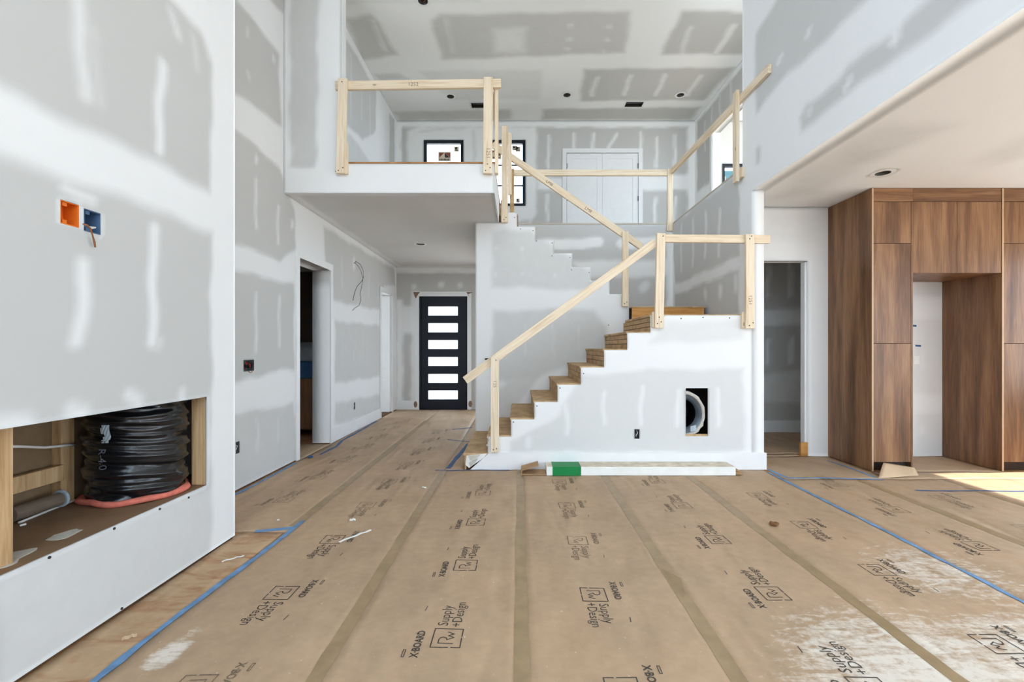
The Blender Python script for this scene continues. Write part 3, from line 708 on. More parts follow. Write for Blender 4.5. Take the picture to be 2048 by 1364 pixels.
# --- floor
slab('floor', 'subfloor', -5.3, XE + 0.15, YG - 0.15, YW + 0.16, -0.1, 0.0, 'plywood subfloor under the kraft paper', 'floor')
slab('floor_outdoors', 'ground', -40, 40, -40, 40, -0.7, -0.6, 'bare ground outside the house', 'ground')

# --- daylight portals, also for the added unseen windows
portal((0.0, YG - 0.16, 1.7), (PI / 2, 0, 0), 4.0, 0.8)
portal((0.0, YG - 0.16, 4.45), (PI / 2, 0, 0), 3.8, 2.9)
portal((XL - 0.25, -1.5, 4.5), (PI / 2, 0, -PI / 2), 3.4, 3.2)
portal((6.41, 8.4, 4.8), (PI / 2, 0, PI / 2), 2.2, 2.0)
portal((XL - 0.25, 5.935, 4.7), (PI / 2, 0, -PI / 2), 1.43, 2.4)
portal((3.235, 5.09, 4.825), (PI / 2, 0, 0), 0.97, 2.45)
portal((5.1, 6.94, 4.8), (PI / 2, 0, 0), 1.8, 2.2)
portal((3.92, 6.15, 4.175), (PI / 2, 0, PI / 2), 1.7, 1.35)
portal((1.05, YW + 0.17, 1.475), (PI / 2, 0, PI), 2.7, 2.75)
portal((-1.6, YW + 0.17, 5.07), (PI / 2, 0, PI), 0.85, 1.4)
portal((-0.3, YW + 0.17, 5.07), (PI / 2, 0, PI), 0.89, 1.4)
portal((4.83, YW + 0.17, 4.76), (PI / 2, 0, PI), 0.94, 1.02)
portal((4.6, YG - 0.16, 1.4), (PI / 2, 0, 0), 2.8, 2.4)
portal((XE + 0.16, 0.1, 1.4), (PI / 2, 0, PI / 2), 4.8, 2.4)
portal((XE + 0.16, 4.475, 1.65), (PI / 2, 0, PI / 2), 1.45, 1.6)
portal((-5.31, 8.6, 1.5), (PI / 2, 0, -PI / 2), 1.8, 2.4)

# ================================================================== TRIM, DOORS, WINDOWS
def casing(n, axis_y0, axis_y1, top, label):
    """flat white casing on the left wall around an opening from y0 to y1"""
    e = empty('trim_%d' % n, (XL, axis_y0, 0), label, 'casing', kind='structure')
    t0, t1 = XL + 0.0005, XL + 0.019
    box('casing_board', M['trim'], e, t0, t1, axis_y0 - 0.075, axis_y0, 0.006, top + 0.09, 0.002)
    box('casing_board', M['trim'], e, t0, t1, axis_y1, axis_y1 + 0.075, 0.006, top + 0.09, 0.002)
    box('casing_board', M['trim'], e, t0, t1, axis_y0 + 0.0005, axis_y1 - 0.0005, top, top + 0.09, 0.002)
    return e
casing(4, D1[0], D1[1], D1[3], 'white casing around the opening to the dark butler pantry')
casing(5, D2[0], D2[1], D2[3], 'white casing around the doorway to the bright room near front door')
box('door_stop', M['trim'], None, XL - 0.2, XL - 0.03, D2[1] - 0.03, D2[1] - 0.0005, 0.006, 2.39)
struct(bpy.data.objects['door_stop'], 'white jamb board in the doorway near the front door', 'jamb')
bpy.data.objects['door_stop'].name = 'trim_6'
slab('baseboard_hall', 'trim', XL + 0.0005, XL + 0.016, D1[1] + 0.076, D2[0] - 0.076, 0.006, 0.19, 'white baseboard along the left wall of the hall', 'baseboard')
slab('baseboard_hall_end', 'trim', XL + 0.001, DR[0] - 0.09, YW - 0.0165, YW - 0.0005, 0.006, 0.2, 'white baseboard left of the black front door', 'baseboard')
# baseboard of the front stair wall, mitred at its left end
xa, za = at_y(940, 940, YN - 0.02); xb, zb = at_y(978, 906, YN - 0.02)
bb = MB().prism([(xa, 0.007), (2.695, 0.007), (2.695, 0.19), (xb, 0.19)], 'y', YN - 0.0165, YN - 0.0005).build('baseboard_stair', M['trim'], None, bevel=0.0015)
struct(bb, 'white baseboard along the front stair wall behind the carton', 'baseboard')
slab('baseboard_column', 'trim', XR + TR + 0.0005, XR + TR + 0.0165, YN - 0.0005, YK - 0.001, 0.007, 0.19, 'white baseboard around the column beside the kitchen', 'baseboard')

# --- black front door with six frosted lights
d = empty('door_1', (-1.61, YW, 0), 'black front door with six horizontal frosted glass lights', 'door', kind='structure')
x0, x1 = DR[0] + 0.002, DR[1] - 0.002
ztop = DR[3] - 0.002
jb = MB().box(x0, x0 + 0.035, YW + 0.0, YW + 0.14, 0.006, ztop).box(x1 - 0.035, x1, YW, YW + 0.14, 0.006, ztop).box(x0 + 0.0355, x1 - 0.0355, YW, YW + 0.14, ztop - 0.035, ztop).build('door_frame', M['door_black'], d)
pz = [(1.335 + (695 - b) / 93.4, 1.335 + (695 - a) / 93.4) for a, b in ((612.7, 631), (646, 664.6), (680, 698), (714, 732), (748, 766), (781, 799))]
px0, px1 = (856.4 - CX) / 93, (915.8 - CX) / 93
mbx = MB(); sy0, sy1 = YW + 0.03, YW + 0.075
mbx.box(x0 + 0.036, px0, sy0, sy1, 0.02, ztop - 0.036).box(px1, x1 - 0.036, sy0, sy1, 0.02, ztop - 0.036)
edges = [ztop - 0.036] + [z for a, b in pz for z in (b, a)] + [0.02]
for k in range(0, len(edges), 2):
    mbx.box(px0, px1, sy0, sy1, edges[k + 1], edges[k])
mbx.build('door_slab', M['door_black'], d)
for a, b in pz:
    box('pane', M['frost'], d, px0, px1, YW + 0.05, YW + 0.056, a, b)
for k in (0.35, 1.2, 2.05):
    box('hinge', M['black_frame'], d, x0 + 0.034, x0 + 0.05, YW + 0.018, YW + 0.029, k, k + 0.1)
box('threshold', M['black_frame'], d, x0, x1, YW + 0.001, YW + 0.15, 0.0065, 0.019)
dc = empty('trim_7', (-1.61, YW, 0), 'pale casing around the black front door', 'casing', kind='structure')
box('casing_board', M['trim'], dc, DR[0] - 0.085, DR[0] - 0.001, YW - 0.019, YW - 0.0005, 0.006, DR[3] + 0.1)
box('casing_board', M['trim'], dc, DR[1] + 0.001, DR[1] + 0.085, YW - 0.019, YW - 0.0005, 0.006, DR[3] + 0.1)
box('casing_board', M['trim'], dc, DR[0] + 0.0, DR[1] - 0.0, YW - 0.019, YW - 0.0005, DR[3] + 0.001, DR[3] + 0.1)
for cx, cz, s in ((-2.175, 2.47, 1), (-1.045, 2.47, -1)):
    MB().prism([(cx - 0.07, cz + 0.05), (cx + 0.07, cz + 0.05), (cx + 0.03 * s, cz - 0.0), (cx - 0.02 * s, cz - 0.09)], 'y', YW - 0.0215, YW - 0.0195).build('bare_patch', M['patch_brown'], dc)
for cx, cz in ((-2.2, 0.12), (-1.03, 0.13)):
    MB().prism([(cx + 0.04 * math.cos(a * PI / 5), cz + 0.07 * math.sin(a * PI / 5)) for a in range(10)], 'y', YW - 0.0215, YW - 0.0195).build('bare_patch', M['patch_brown'], dc)

# --- loft windows
def window(n, r, label, muntins=(), stickers=()):
    w = empty('window_%d' % n, ((r[0] + r[1]) / 2, YW, r[2]), label, 'window', kind='structure')
    a, b, c, e = r[0] + 0.001, r[1] - 0.001, r[2] + 0.001, r[3] - 0.001
    fy0, fy1, fw = YW + 0.01, YW + 0.09, 0.062
    box('frame_side', M['black_frame'], w, a, a + fw, fy0, fy1, c, e); box('frame_side', M['black_frame'], w, b - fw, b, fy0, fy1, c, e)
    box('frame_rail', M['black_frame'], w, a + fw, b - fw, fy0, fy1, c, c + fw); box('frame_rail', M['black_frame'], w, a + fw, b - fw, fy0, fy1, e - fw, e)
    for z in muntins: box('muntin', M['black_frame'], w, a + fw, b - fw, fy0 + 0.02, fy1 - 0.02, z - 0.012, z + 0.012)
    pn = box('pane', M['glass'], w, a + fw, b - fw, YW + 0.05, YW + 0.055, c + fw, e - fw)
    for kind, px, py, sw, sh in stickers:
        x, z = at_y(px, py, YW + 0.045)
        st = box('sticker', M['sticker'], w, x - sw / 2, x + sw / 2, YW + 0.046, YW + 0.048, z - sh / 2, z + sh / 2)
        y0, y1 = YW + 0.0445, YW + 0.0458
        if kind == 'tri':
            MB().prism([(x - sw * .42, z + sh * .4), (x - sw * .02, z + sh * .4), (x - sw * .42, z - sh * .1)], 'y', y0, y1).build('print', M['sticker_red'], st)
            MB().prism([(x + sw * .02, z + sh * .4), (x + sw * .45, z + sh * .4), (x + sw * .45, z - sh * .1)], 'y', y0, y1).build('print', M['sticker_red'], st)
            MB().prism([(x + sw * .02, z + sh * .38), (x + sw * .43, z - sh * .12), (x + sw * .02, z - sh * .12)], 'y', y0, y1).build('print', M['sticker_dark'], st)
            bar = MB()
            for k in range(7): bar.box(x - sw * .4 + k * sw * .115, x - sw * .4 + k * sw * .115 + sw * .075, y0, y1, z - sh * .42, z - sh * .24)
            bar.build('print', M['sticker_dark'], st)
        else:
            MB().box(x - sw * .3, x + sw * .1, y0, y1, z - sh * .1, z + sh * .35).build('print', M['sticker_dark'], st)
            MB().box(x - sw * .3, x + sw * .35, y0, y1, z - sh * .35, z - sh * .22).build('print', M['sticker_dark'], st)
    return w
window(1, W1, 'black framed loft window left of the balcony post with stickers', (), [('tri', 889, 313, 0.27, 0.2), ('sq', 913, 298, 0.1, 0.11)])
window(2, W2, 'black framed loft window with muntin bars behind the stair posts', (5.253, 4.815), [('tri', 990, 309, 0.27, 0.2), ('sq', 1036, 298, 0.1, 0.11), ('sq', 1029, 296, 0.1, 0.1), ('sq', 1036, 401, 0.08, 0.09)])
window(3, W3, 'black framed window in the room beyond the right loft opening', (), [('sq', 1447, 362, 0.09, 0.2)])

def window_x(n, x, y0, y1, z0, z1, label):
    w = empty('window_%d' % n, (x, (y0 + y1) / 2, z0), label, 'window', kind='structure')
    y0 += 0.001; y1 -= 0.001; z0 += 0.001; z1 -= 0.001
    for a, b, c, e in ((y0, y0 + 0.06, z0, z1), (y1 - 0.06, y1, z0, z1), (y0 + 0.06, y1 - 0.06, z0, z0 + 0.06), (y0 + 0.06, y1 - 0.06, z1 - 0.06, z1)):
        box('frame_side', M['black_frame'], w, x - 0.03, x + 0.03, a, b, c, e)
    box('pane', M['glass'], w, x - 0.003, x + 0.003, y0 + 0.06, y1 - 0.06, z0 + 0.06, z1 - 0.06)
window_x(4, XL - 0.18, 5.22, 6.65, 3.5, 5.9, 'tall unseen window added behind the pier to light the loft')  # added window, hidden by the pier, brightens the loft ceiling
window_x(5, XQ + 0.09, 5.3, 7.0, 3.5, 4.85, 'low unseen window added to light the right loft corridor')  # added window, hidden from view, brings sky light into the loft
film = box('film_panel', M['teal'], bpy.data.objects['window_3'], W3[0] + 0.065, W3[1] - 0.065, YW + 0.06, YW + 0.062, 4.95, 5.14)
# --- white double closet doors in the loft
cd = empty('door_2', (1.8, YW, H2), 'white double closet doors with recessed panels in the loft', 'door', kind='structure')
for a, b in ((CL[0] - 0.09, CL[0]), (CL[1], CL[1] + 0.09)):
    box('casing_board', M['trim'], cd, a, b, YW - 0.02, YW - 0.0005, H2 + 0.002, CL[3] + 0.09)
box('casing_board', M['trim'], cd, CL[0] + 0.0005, CL[1] - 0.0005, YW - 0.02, YW - 0.0005, CL[3], CL[3] + 0.09)
xm = (CL[0] + CL[1]) / 2
for a, b in ((CL[0] + 0.008, xm - 0.002), (xm + 0.002, CL[1] - 0.008)):
    leaf = box('door_leaf', M['trim'], cd, a, b, YW + 0.012, YW + 0.03, H2 + 0.01, CL[3] - 0.008)
    for p, q, r, s in ((a, a + 0.11, H2 + 0.01, CL[3] - 0.008), (b - 0.11, b, H2 + 0.01, CL[3] - 0.008), (a + 0.11, b - 0.11, CL[3] - 0.125, CL[3] - 0.008), (a + 0.11, b - 0.11, H2 + 0.01, H2 + 0.2)):
        box('door_rail', M['trim'], leaf, p, q, YW + 0.001, YW + 0.0115, r, s)
for x in (CL[0] + 0.001, CL[1] - 0.014):
    for z in (CL[3] - 0.33, CL[3] - 1.03, H2 + 0.2):
        box('hinge', M['black_frame'], cd, x, x + 0.012, YW - 0.024, YW + 0.0005, z, z + 0.1)
slab('wall_closet', 'dark', CL[0], CL[1], YW + 0.035, YW + 0.04, H2, CL[3], 'dark back of the loft closet')

# ================================================================== STAIRCASE
st = empty('staircase', (0.4, 5.6, 0), 'bare plywood staircase with two flights and a split landing', 'staircase')
YA, YZ = YN + 0.015, YM - 0.0005
nose = lambda k: -0.335 + RUN * (k - 2)
for k in range(1, 9):
    ya = YA if k > 1 else YN - 0.012
    box('tread', M['ply'], st, nose(k) - 0.012, nose(k + 1) + 0.02, ya, YZ, rz[k] - 0.028, rz[k], 0.003)
for k in range(1, 10):
    zb0, zb1 = rz[k - 1] + 0.0005 + (0.006 if k == 1 else 0), rz[k] - 0.029
    n = 3 if k > 1 else 1
    hgt = (zb1 - zb0) / n
    for i in range(n):
        box('riser_board', M['ply'], st, nose(k) + 0.001, nose(k) + 0.0195, YA if k > 1 else YN - 0.005, YZ, zb0 + i * hgt + (0.003 if i else 0), zb0 + (i + 1) * hgt - (0.002 if i < n - 1 else 0), 0.0015)
box('landing', M['ply'], st, nose(9) - 0.012, XR - 0.001, YA, 6.10, rz[9] - 0.028, rz[9], 0.003)
box('landing_riser', M['ply_orange'], st, 1.522, XR - 0.06, 6.1005, 6.12, rz[9] - 0.1, rz[10] - 0.019)
box('landing', M['ply'], st, 1.522, XR - 0.03, 6.09, YS - 0.001, rz[10] - 0.0185, rz[10], 0.002)
for j in range(11, 18):
    i = j - 11
    box('tread', M['ply'], st, ux[i + 1] - 0.02, ux[i] + 0.012, YM + 0.121, YS - 0.001, rz[j] - 0.028, rz[j], 0.003)
for j in range(11, 19):
    i = j - 11
    box('riser_board', M['ply'], st, ux[i] - 0.0195, ux[i] - 0.001, YM + 0.121, YS - 0.001, rz[j - 1] + 0.0005, rz[j] - 0.03)
# torn white drywall end of the bottom step
te = MB()
te.prism([at_y(x, y, YN - 0.014) for x, y in ((933, 911), (974, 907), (968, 915), (938, 936), (931, 930))], 'y', YN - 0.0135, YN - 0.0125)
o = te.build('torn_drywall_end', M['carton'], st)
for pts in (((936, 912), (960, 910), (948, 922), (940, 920)), ((938, 926), (956, 918), (950, 926), (940, 934))):
    MB().prism([at_y(x, y, YN - 0.03) for x, y in pts], 'y', YN - 0.028 + 0.008 * random.random(), YN - 0.0138).build('torn_drywall_end', M['compound'], st)
# splinters at the base of the first post
for px, py in ((976, 874), (977, 880), (975, 890)):
    x, z = at_y(px, py, YN); MB().box(x - 0.012, x + 0.004, YN - 0.01, YN + 0.02, z - 0.012, z + 0.008).build('torn_edge', M['compound'], st)

# ================================================================== LUMBER RAILS
def lumber(parent, p0, p1, wdir, w=0.089, t=0.038, name='rail', mat='pine'):
    p0, p1 = Vector(p0), Vector(p1)
    z = (p1 - p0).normalized(); x = Vector(wdir); x = (x - z * x.dot(z)).normalized(); y = z.cross(x)
    h = (p1 - p0).length / 2
    o = MB().box(-w / 2, w / 2, -t / 2, t / 2, -h, h).build(name, M[mat], None, bevel=0.003)
    m = Matrix((x, y, z)).transposed().to_4x4(); m.translation = (p0 + p1) / 2
    place(o, m, parent)
    for e in (-1, 1):
        for sx in (-0.22, 0.2):
            pass
    return o
def nails(parent, pts, axis='y'):
    for x, y, z in pts: screw(parent, x, y, z, axis)

g = empty('stair_guardrail', (0.5, YN - 0.04, 0.2), 'pine guardrail with sloped handrail and landing rail on front stair wall', 'guardrail')
yp, yr = YN - 0.0575, YN - 0.0195
lumber(g, (-0.2547, yp, 0.209), (-0.2547, yp, 1.228), (1, 0, 0), name='post')
lumber(g, (1.51, yp, 1.544), (1.532, yp, 2.563), (1, 0, 0), 0.094, name='post')
lumber(g, (2.488, yp, 1.539), (2.488, yp, 2.552), (1, 0, 0), 0.094, name='post')
lumber(g, (-0.578, yr, 0.978), (1.485, yr, 2.476), (0, 0, 1), name='handrail')
lumber(g, (1.54, yr, 2.517), (2.724, yr, 2.507), (0, 0, 1), 0.085, name='rail')
lumber(g, (1.49, yr, 1.55), (1.49, yr, 1.72), (1, 0, 0), name='spacer_block')
lumber(g, (2.462, yr, 1.545), (2.462, yr, 1.72), (1, 0, 0), name='spacer_block')
lumber(g, (-0.262, yr, 0.212), (-0.262, yr, 0.60), (1, 0, 0), 0.08, name='spacer_block')
yf = yp - 0.019
nails(g, [(x, yf - 0.003, z) for x, z in ((-0.27, 0.24), (-0.235, 0.25), (-0.24, 1.2), (1.49, 1.59), (1.53, 1.61), (1.51, 1.66), (2.475, 1.57), (2.515, 1.6), (2.48, 2.5), (2.50, 2.53), (1.55, 2.53))])

g = empty('upper_stair_handrail', (0.6, YM - 0.05, 1.9), 'pine handrail sloping down across the middle stair wall', 'handrail')
lumber(g, (-0.356, YM - 0.0195, 4.116), (1.685, YM - 0.0195, 2.712), (0, 0, 1), name='handrail')
lumber(g, (1.452, YM - 0.0575, 1.893), (1.452, YM - 0.0575, 2.913), (1, 0, 0), 0.085, name='post')
lumber(g, (1.452, YM - 0.0195, 1.9), (1.452, YM - 0.0195, 2.05), (1, 0, 0), 0.085, name='spacer_block')
lumber(g, (-0.187, YM - 0.0575, 3.036), (-0.187, YM - 0.0575, 4.342), (1, 0, 0), 0.085, name='post')
lumber(g, (-0.118, YM - 0.0575, 3.41), (-0.118, YM - 0.0575, 4.25), (1, 0, 0), 0.05, name='scab_board')
lumber(g, (-0.09, YM + 0.03, 3.202), (-0.09, YM + 0.03, 3.80), (1, 0, 0), 0.06, 0.02, name='plywood_strip', mat='ply')
lumber(g, (-0.2, YM - 0.0195, 3.05), (-0.2, YM - 0.0195, 3.35), (1, 0, 0), 0.085, name='spacer_block')
nails(g, [(1.44, YM - 0.08, 1.93), (1.47, YM - 0.08, 1.95), (-0.2, YM - 0.08, 3.07), (-0.17, YM - 0.08, 3.1)])

g = empty('balcony_guardrail', (-1.1, YB - 0.05, 3.24), 'pine guardrail with two posts on the balcony front', 'guardrail')
yp, yr = YB - 0.0575, YB - 0.0195
lumber(g, (-1.948, yp, 3.241), (-1.925, yp, 4.281), (1, 0, 0), 0.1, name='post')
lumber(g, (-0.338, yp, 3.241), (-0.33, yp, 4.295), (1, 0, 0), 0.1, name='post')
lumber(g, (-2.023, yr, 4.225), (-0.193, yr, 4.25), (0, 0, 1), 0.095, name='rail')
lumber(g, (-1.93, yr, 3.25), (-1.93, yr, 3.6), (1, 0, 0), name='spacer_block')
lumber(g, (-0.338, yr, 3.25), (-0.338, yr, 3.6), (1, 0, 0), name='spacer_block')
lumber(g, (-0.29, YB + 0.0005, 4.215), (-0.29, YM - 0.08, 4.19), (0, 0, 1), name='side_rail')
lumber(g, (-0.245, YB + 0.06, 3.28), (-0.245, YB + 0.06, 4.25), (0, 1, 0), name='post')
nails(g, [(x, yp - 0.022, z) for x, z in ((-1.97, 3.27), (-1.92, 3.3), (-1.93, 4.24), (-0.36, 3.27), (-0.31, 3.3), (-0.34, 3.34))])

g = empty('loft_guardrail', (1.2, YS - 0.03, 3.26), 'pine guardrail along the stair well edge at the back and right of loft', 'guardrail')
lumber(g, (-0.2, YS - 0.0235, 4.215), (2.45, YS - 0.0235, 4.215), (0, 0, 1), 0.1, name='rail')
lumber(g, (2.5, YS - 0.0235, 3.256), (2.5, YS - 0.0235, 4.28), (1, 0, 0), 0.09, name='post')
lumber(g, (XR - 0.0195, YS - 0.05, 4.235), (XR - 0.0195, 4.58, 4.145), (0, 0, 1), name='side_rail')
lumber(g, (XR - 0.0575, 5.21, 3.224), (XR - 0.0575, 5.21, 4.265), (0, 1, 0), name='post')
lumber(g, (XR - 0.0195, 5.17, 3.26), (XR - 0.0195, 5.17, 3.37), (0, 1, 0), 0.09, name='spacer_block')
lumber(g, (2.455, YS - 0.0235, 3.26), (2.455, YS - 0.0235, 3.37), (1, 0, 0), 0.02, name='spacer_block')

# grade stamps on the lumber
def text_geo(body, size, bold=0.0):
    cu = bpy.data.curves.new('text', 'FONT'); cu.body = body; cu.size = size; cu.resolution_u = 2; cu.offset = bold
    o = bpy.data.objects.new('text', cu); COL.objects.link(o)
    me = o.evaluated_get(bpy.context.evaluated_depsgraph_get()).to_mesh()
    v = [(p.co.x, p.co.y) for p in me.vertices]; f = [tuple(p.vertices) for p in me.polygons]
    o.to_mesh_clear(); bpy.data.objects.remove(o); bpy.data.curves.remove(cu)
    return v, f
def stamp(parent, body, size, origin, udir, vdir, mat='ink', name='grade_stamp'):
    v, f = text_geo(body, size)
    u, w = Vector(udir).normalized(), Vector(vdir).normalized(); o = Vector(origin)
    mb = MB(); mb.v = [tuple(o + u * a + w * b) for a, b in v]; mb.f = f
    m = mb.mesh(name); return link(name, m, M[mat], parent)
def part(root, nm, i=0): return [c for c in root.children if c.name.split('.')[0] == nm][i]
gs = {o.name: o for o in COL.objects if o.name.endswith('rail') and o.parent is None}
stamp(part(gs['balcony_guardrail'], 'rail'), '1252', 0.06, (-1.22, YB - 0.0392, 4.215), (1, 0, 0), (0, 0, 1), 'ink_faint')
stamp(part(gs['balcony_guardrail'], 'post', 1), '1251', 0.06, (-0.35, YB - 0.0768, 3.52), (0, 0, -1), (1, 0, 0), 'ink_faint')
stamp(part(gs['stair_guardrail'], 'post', 0), '125', 0.05, (-0.27, YN - 0.0768, 0.98), (0, 0, -1), (1, 0, 0), 'ink_faint')
stamp(part(gs['stair_guardrail'], 'post', 2), '1251', 0.055, (2.47, YN - 0.0768, 1.9), (0, 0, -1), (1, 0, 0), 'ink_faint')
sl = Vector((2.041, 0, -1.404)).normalized(); sn = Vector((1.404, 0, 2.041)).normalized()
for q in (0.36, 0.62):
    p = Vector((-0.356, YM - 0.0392, 4.116)) + sl * (2.477 * q) - sn * 0.02
    stamp(part(gs['upper_stair_handrail'], 'handrail'), 'LM8', 0.06, p, sl, sn, 'ink_faint')

# ================================================================== KITCHEN CABINETS
KF = 4.887
def doors(parent, rects, f=KF, mat='walnut'):
    for x0, x1, z0, z1 in rects:
        box('cabinet_door', M[mat], parent, x0, x1, f, f + 0.019, z0, z1, 0.001)
c = empty('tall_cabinet', (4.0, 5.2, 0), 'tall narrow walnut cabinet left of the refrigerator gap', 'cabinet')
box('side_panel', M['walnut'], c, 3.79, 3.809, KF - 0.006, YK - 0.001, 0.008, 3.045)
box('panel_edge', M['edge'], c, 3.79, 3.809, KF - 0.0075, KF - 0.0062, 0.008, 3.045)
box('side_panel', M['walnut'], c, 4.217, 4.236, KF - 0.001, YK - 0.001, 0.008, 2.9)
box('body', M['dark'], c, 3.8095, 4.2165, KF + 0.0195, YK - 0.001, 0.105, 2.9)
doors(c, [(3.813, 4.214, 2.456, 2.899), (3.813, 4.214, 1.382, 2.451), (3.813, 4.214, 0.105, 1.377)])
box('valance', M['walnut_h'], c, 3.8095, 4.236, KF, KF + 0.019, 2.904, 3.045)
box('toe_kick', M['cab_dark'], c, 3.8095, 4.2165, KF + 0.06, KF + 0.075, 0.008, 0.104)
c = empty('bridge_cabinet', (4.71, 5.2, 2.135), 'two-door walnut wall cabinet above the empty refrigerator gap', 'cabinet')
box('body', M['walnut'], c, 4.2375, 5.187, KF + 0.0195, YK - 0.001, 2.135, 2.9)
doors(c, [(4.239, 4.709, 2.136, 2.9), (4.712, 5.186, 2.136, 2.9)])
box('valance', M['walnut_h'], c, 4.239, 5.186, KF, KF + 0.019, 2.904, 3.045)
c = empty('tall_cabinet', (5.5, 5.2, 0), 'tall walnut cabinet right of the refrigerator gap at photo edge', 'cabinet')
box('side_panel', M['walnut'], c, 5.1885, 5.2075, KF - 0.004, YK - 0.001, 0.008, 3.045)
box('panel_edge', M['edge'], c, 5.1885, 5.2075, KF - 0.0055, KF - 0.0042, 0.008, 3.045)
box('body', M['dark'], c, 5.208, 5.83, KF + 0.0195, YK - 0.001, 0.105, 2.9)
doors(c, [(5.213, 5.826, 2.456, 2.899), (5.213, 5.826, 1.382, 2.451), (5.213, 5.826, 0.105, 1.377)])
box('side_panel', M['walnut'], c, 5.8305, 5.85, KF - 0.001, YK - 0.001, 0.008, 2.9)
box('valance', M['walnut_h'], c, 5.208, 5.85, KF, KF + 0.019, 2.904, 3.045)
box('toe_kick', M['cab_dark'], c, 5.208, 5.83, KF + 0.06, KF + 0.075, 0.008, 0.104)
for px, py, lab in ((1827, 651, 'upper scrap of blue tape on the wall of the refrigerator gap'), (1836, 691, 'lower scrap of blue tape on the wall of the refrigerator gap')):
    x, z = at_y(px, py, YK)
    o = MB().prism([(x - 0.035, z + 0.01), (x + 0.035, z + 0.006), (x + 0.035, z - 0.016), (x - 0.03, z - 0.013)], 'y', YK - 0.002, YK - 0.0005).build('tape_scrap', M['blue_dark'])
    props(o, lab, 'tape', 'tape scraps in the refrigerator gap')
x, z = at_y(1833, 720, YK)
o = box('wall_notice', M['carton'], None, x - 0.035, x + 0.035, YK - 0.002, YK - 0.0005, z - 0.05, z + 0.05); props(o, 'small white paper note stuck in the refrigerator gap', 'note')
# doorway to the pantry: block at the foot of the jamb
o = box('wood_block', M['ply_orange'], None, 3.46, 3.545, YK + 0.0, YK + 0.03, 0.008, 0.17); props(o, 'short wooden block at the foot of the pantry door jamb', 'wood block')
slab('trim_8', 'trim', KD[1] - 0.0205, KD[1] - 0.0005, YK + 0.04, YK + 0.119, 0.008, 2.39, 'grey-white jamb of the pantry doorway', 'jamb')

# --- cabinets in the dark butler pantry
c = empty('base_cabinet', (-3.6, 7.0, 0), 'dark brown base cabinet inside the butler pantry', 'cabinet')
box('body', M['cab_dark'], c, -4.6, -2.9, 6.8, 7.399, 0.1, 0.88)
for k in range(3): box('cabinet_door', M['walnut'], c, -4.58 + k * 0.56, -4.05 + k * 0.56, 6.778, 6.7995, 0.12, 0.87)
box('countertop', M['backsplash_blue'], c, -4.62, -2.89, 6.76, 7.399, 0.881, 1.12)
c = empty('wall_cabinet', (-3.6, 7.2, 1.5), 'dark brown wall cabinet inside the butler pantry', 'cabinet')
box('body', M['cab_dark'], c, -4.6, -2.9, 7.0, 7.399, 1.42, 2.5)
for k in range(3): box('cabinet_door', M['cab_dark'], c, -4.58 + k * 0.56, -4.05 + k * 0.56, 6.98, 6.9995, 1.42, 2.48)

# ================================================================== FLOOR PAPER
def hgt(x, y):
    return 0.0055 + 0.0022 * math.sin(x * 11 + 1.7 * math.sin(y * 1.3)) + 0.0012 * math.sin(y * 3.1 + x * 4.0) + 0.0006 * math.sin(y * 9 + x * 13)
cover = empty('floor_covering', (0, 3, 0), 'brown kraft floor protection paper taped over the whole floor', 'floor paper')
def paper(x0, x1, y0, y1, mat='paper', step=0.07, lift=0.0):
    us, vs = lines(x0, x1, [], step), lines(y0, y1, [], step)
    mb = MB(); nv = len(vs)
    mb.v = [(u, v, hgt(u, v) + lift) for u in us for v in vs]
    mb.f = [(i * nv + j, (i + 1) * nv + j, (i + 1) * nv + j + 1, i * nv + j + 1) for i in range(len(us) - 1) for j in range(nv - 1)]
    # a thin edge down to the floor
    rim = [(i, 0) for i in range(len(us))] + [(len(us) - 1, j) for j in range(1, nv)] + [(i, nv - 1) for i in range(len(us) - 2, -1, -1)] + [(0, j) for j in range(nv - 2, 0, -1)]
    b = len(mb.v); mb.v += [(us[i], vs[j], 0.0006) for i, j in rim]
    n = len(rim)
    mb.f += [(rim[k][0] * nv + rim[k][1], b + k, b + (k + 1) % n, rim[(k + 1) % n][0] * nv + rim[(k + 1) % n][1]) for k in range(n)]
    o = mb.build('paper_sheet', M[mat], cover, smooth=False)
    for p in o.data.polygons[:]: p.use_smooth = True
    return o
SH = {}
SH['stain'] = paper(XFP + 0.003, -1.69, YG + 0.01, 3.28, 'paper_stained')
SH['L'] = paper(XL + 0.022, -1.682, 3.281, YW - 0.02)
SH['a'] = paper(-1.68, -0.811, YG + 0.01, YW - 0.02)
SH['b'] = paper(-0.81, 0.019, YG + 0.01, YN - 0.018)
SH['b2'] = paper(-0.81, -0.60, YN - 0.017, YW - 0.02)
SH['c'] = paper(0.02, 0.884, YG + 0.01, YN - 0.018)
SH['d'] = paper(0.885, 1.759, YG + 0.01, YN - 0.018)
SH['e'] = paper(1.76, 2.654, YG + 0.01, YN - 0.018)
SH['f'] = paper(2.655, 3.409, YG + 0.01, 4.6)
SH['f2'] = paper(2.70, 3.78, 4.601, YK - 0.005)
SH['f3'] = paper(2.70, 3.45, YK - 0.0045, YK + 0.125)
SH['f4'] = paper(2.70, 4.78, YK + 0.126, 7.13)
SH['g'] = paper(3.41, 4.25, YG + 0.01, 4.6)
SH['h'] = paper(4.251, 5.1, YG + 0.01, 4.6)
SH['h2'] = paper(3.781, XE - 0.02, 4.601, KF - 0.01)
SH['h3'] = paper(4.24, 5.185, KF - 0.0095, YK - 0.005)
SH['i'] = paper(5.101, XE - 0.02, YG + 0.01, 4.6)
SH['p'] = paper(-5.0, XL + 0.0215, 5.42, 6.27)
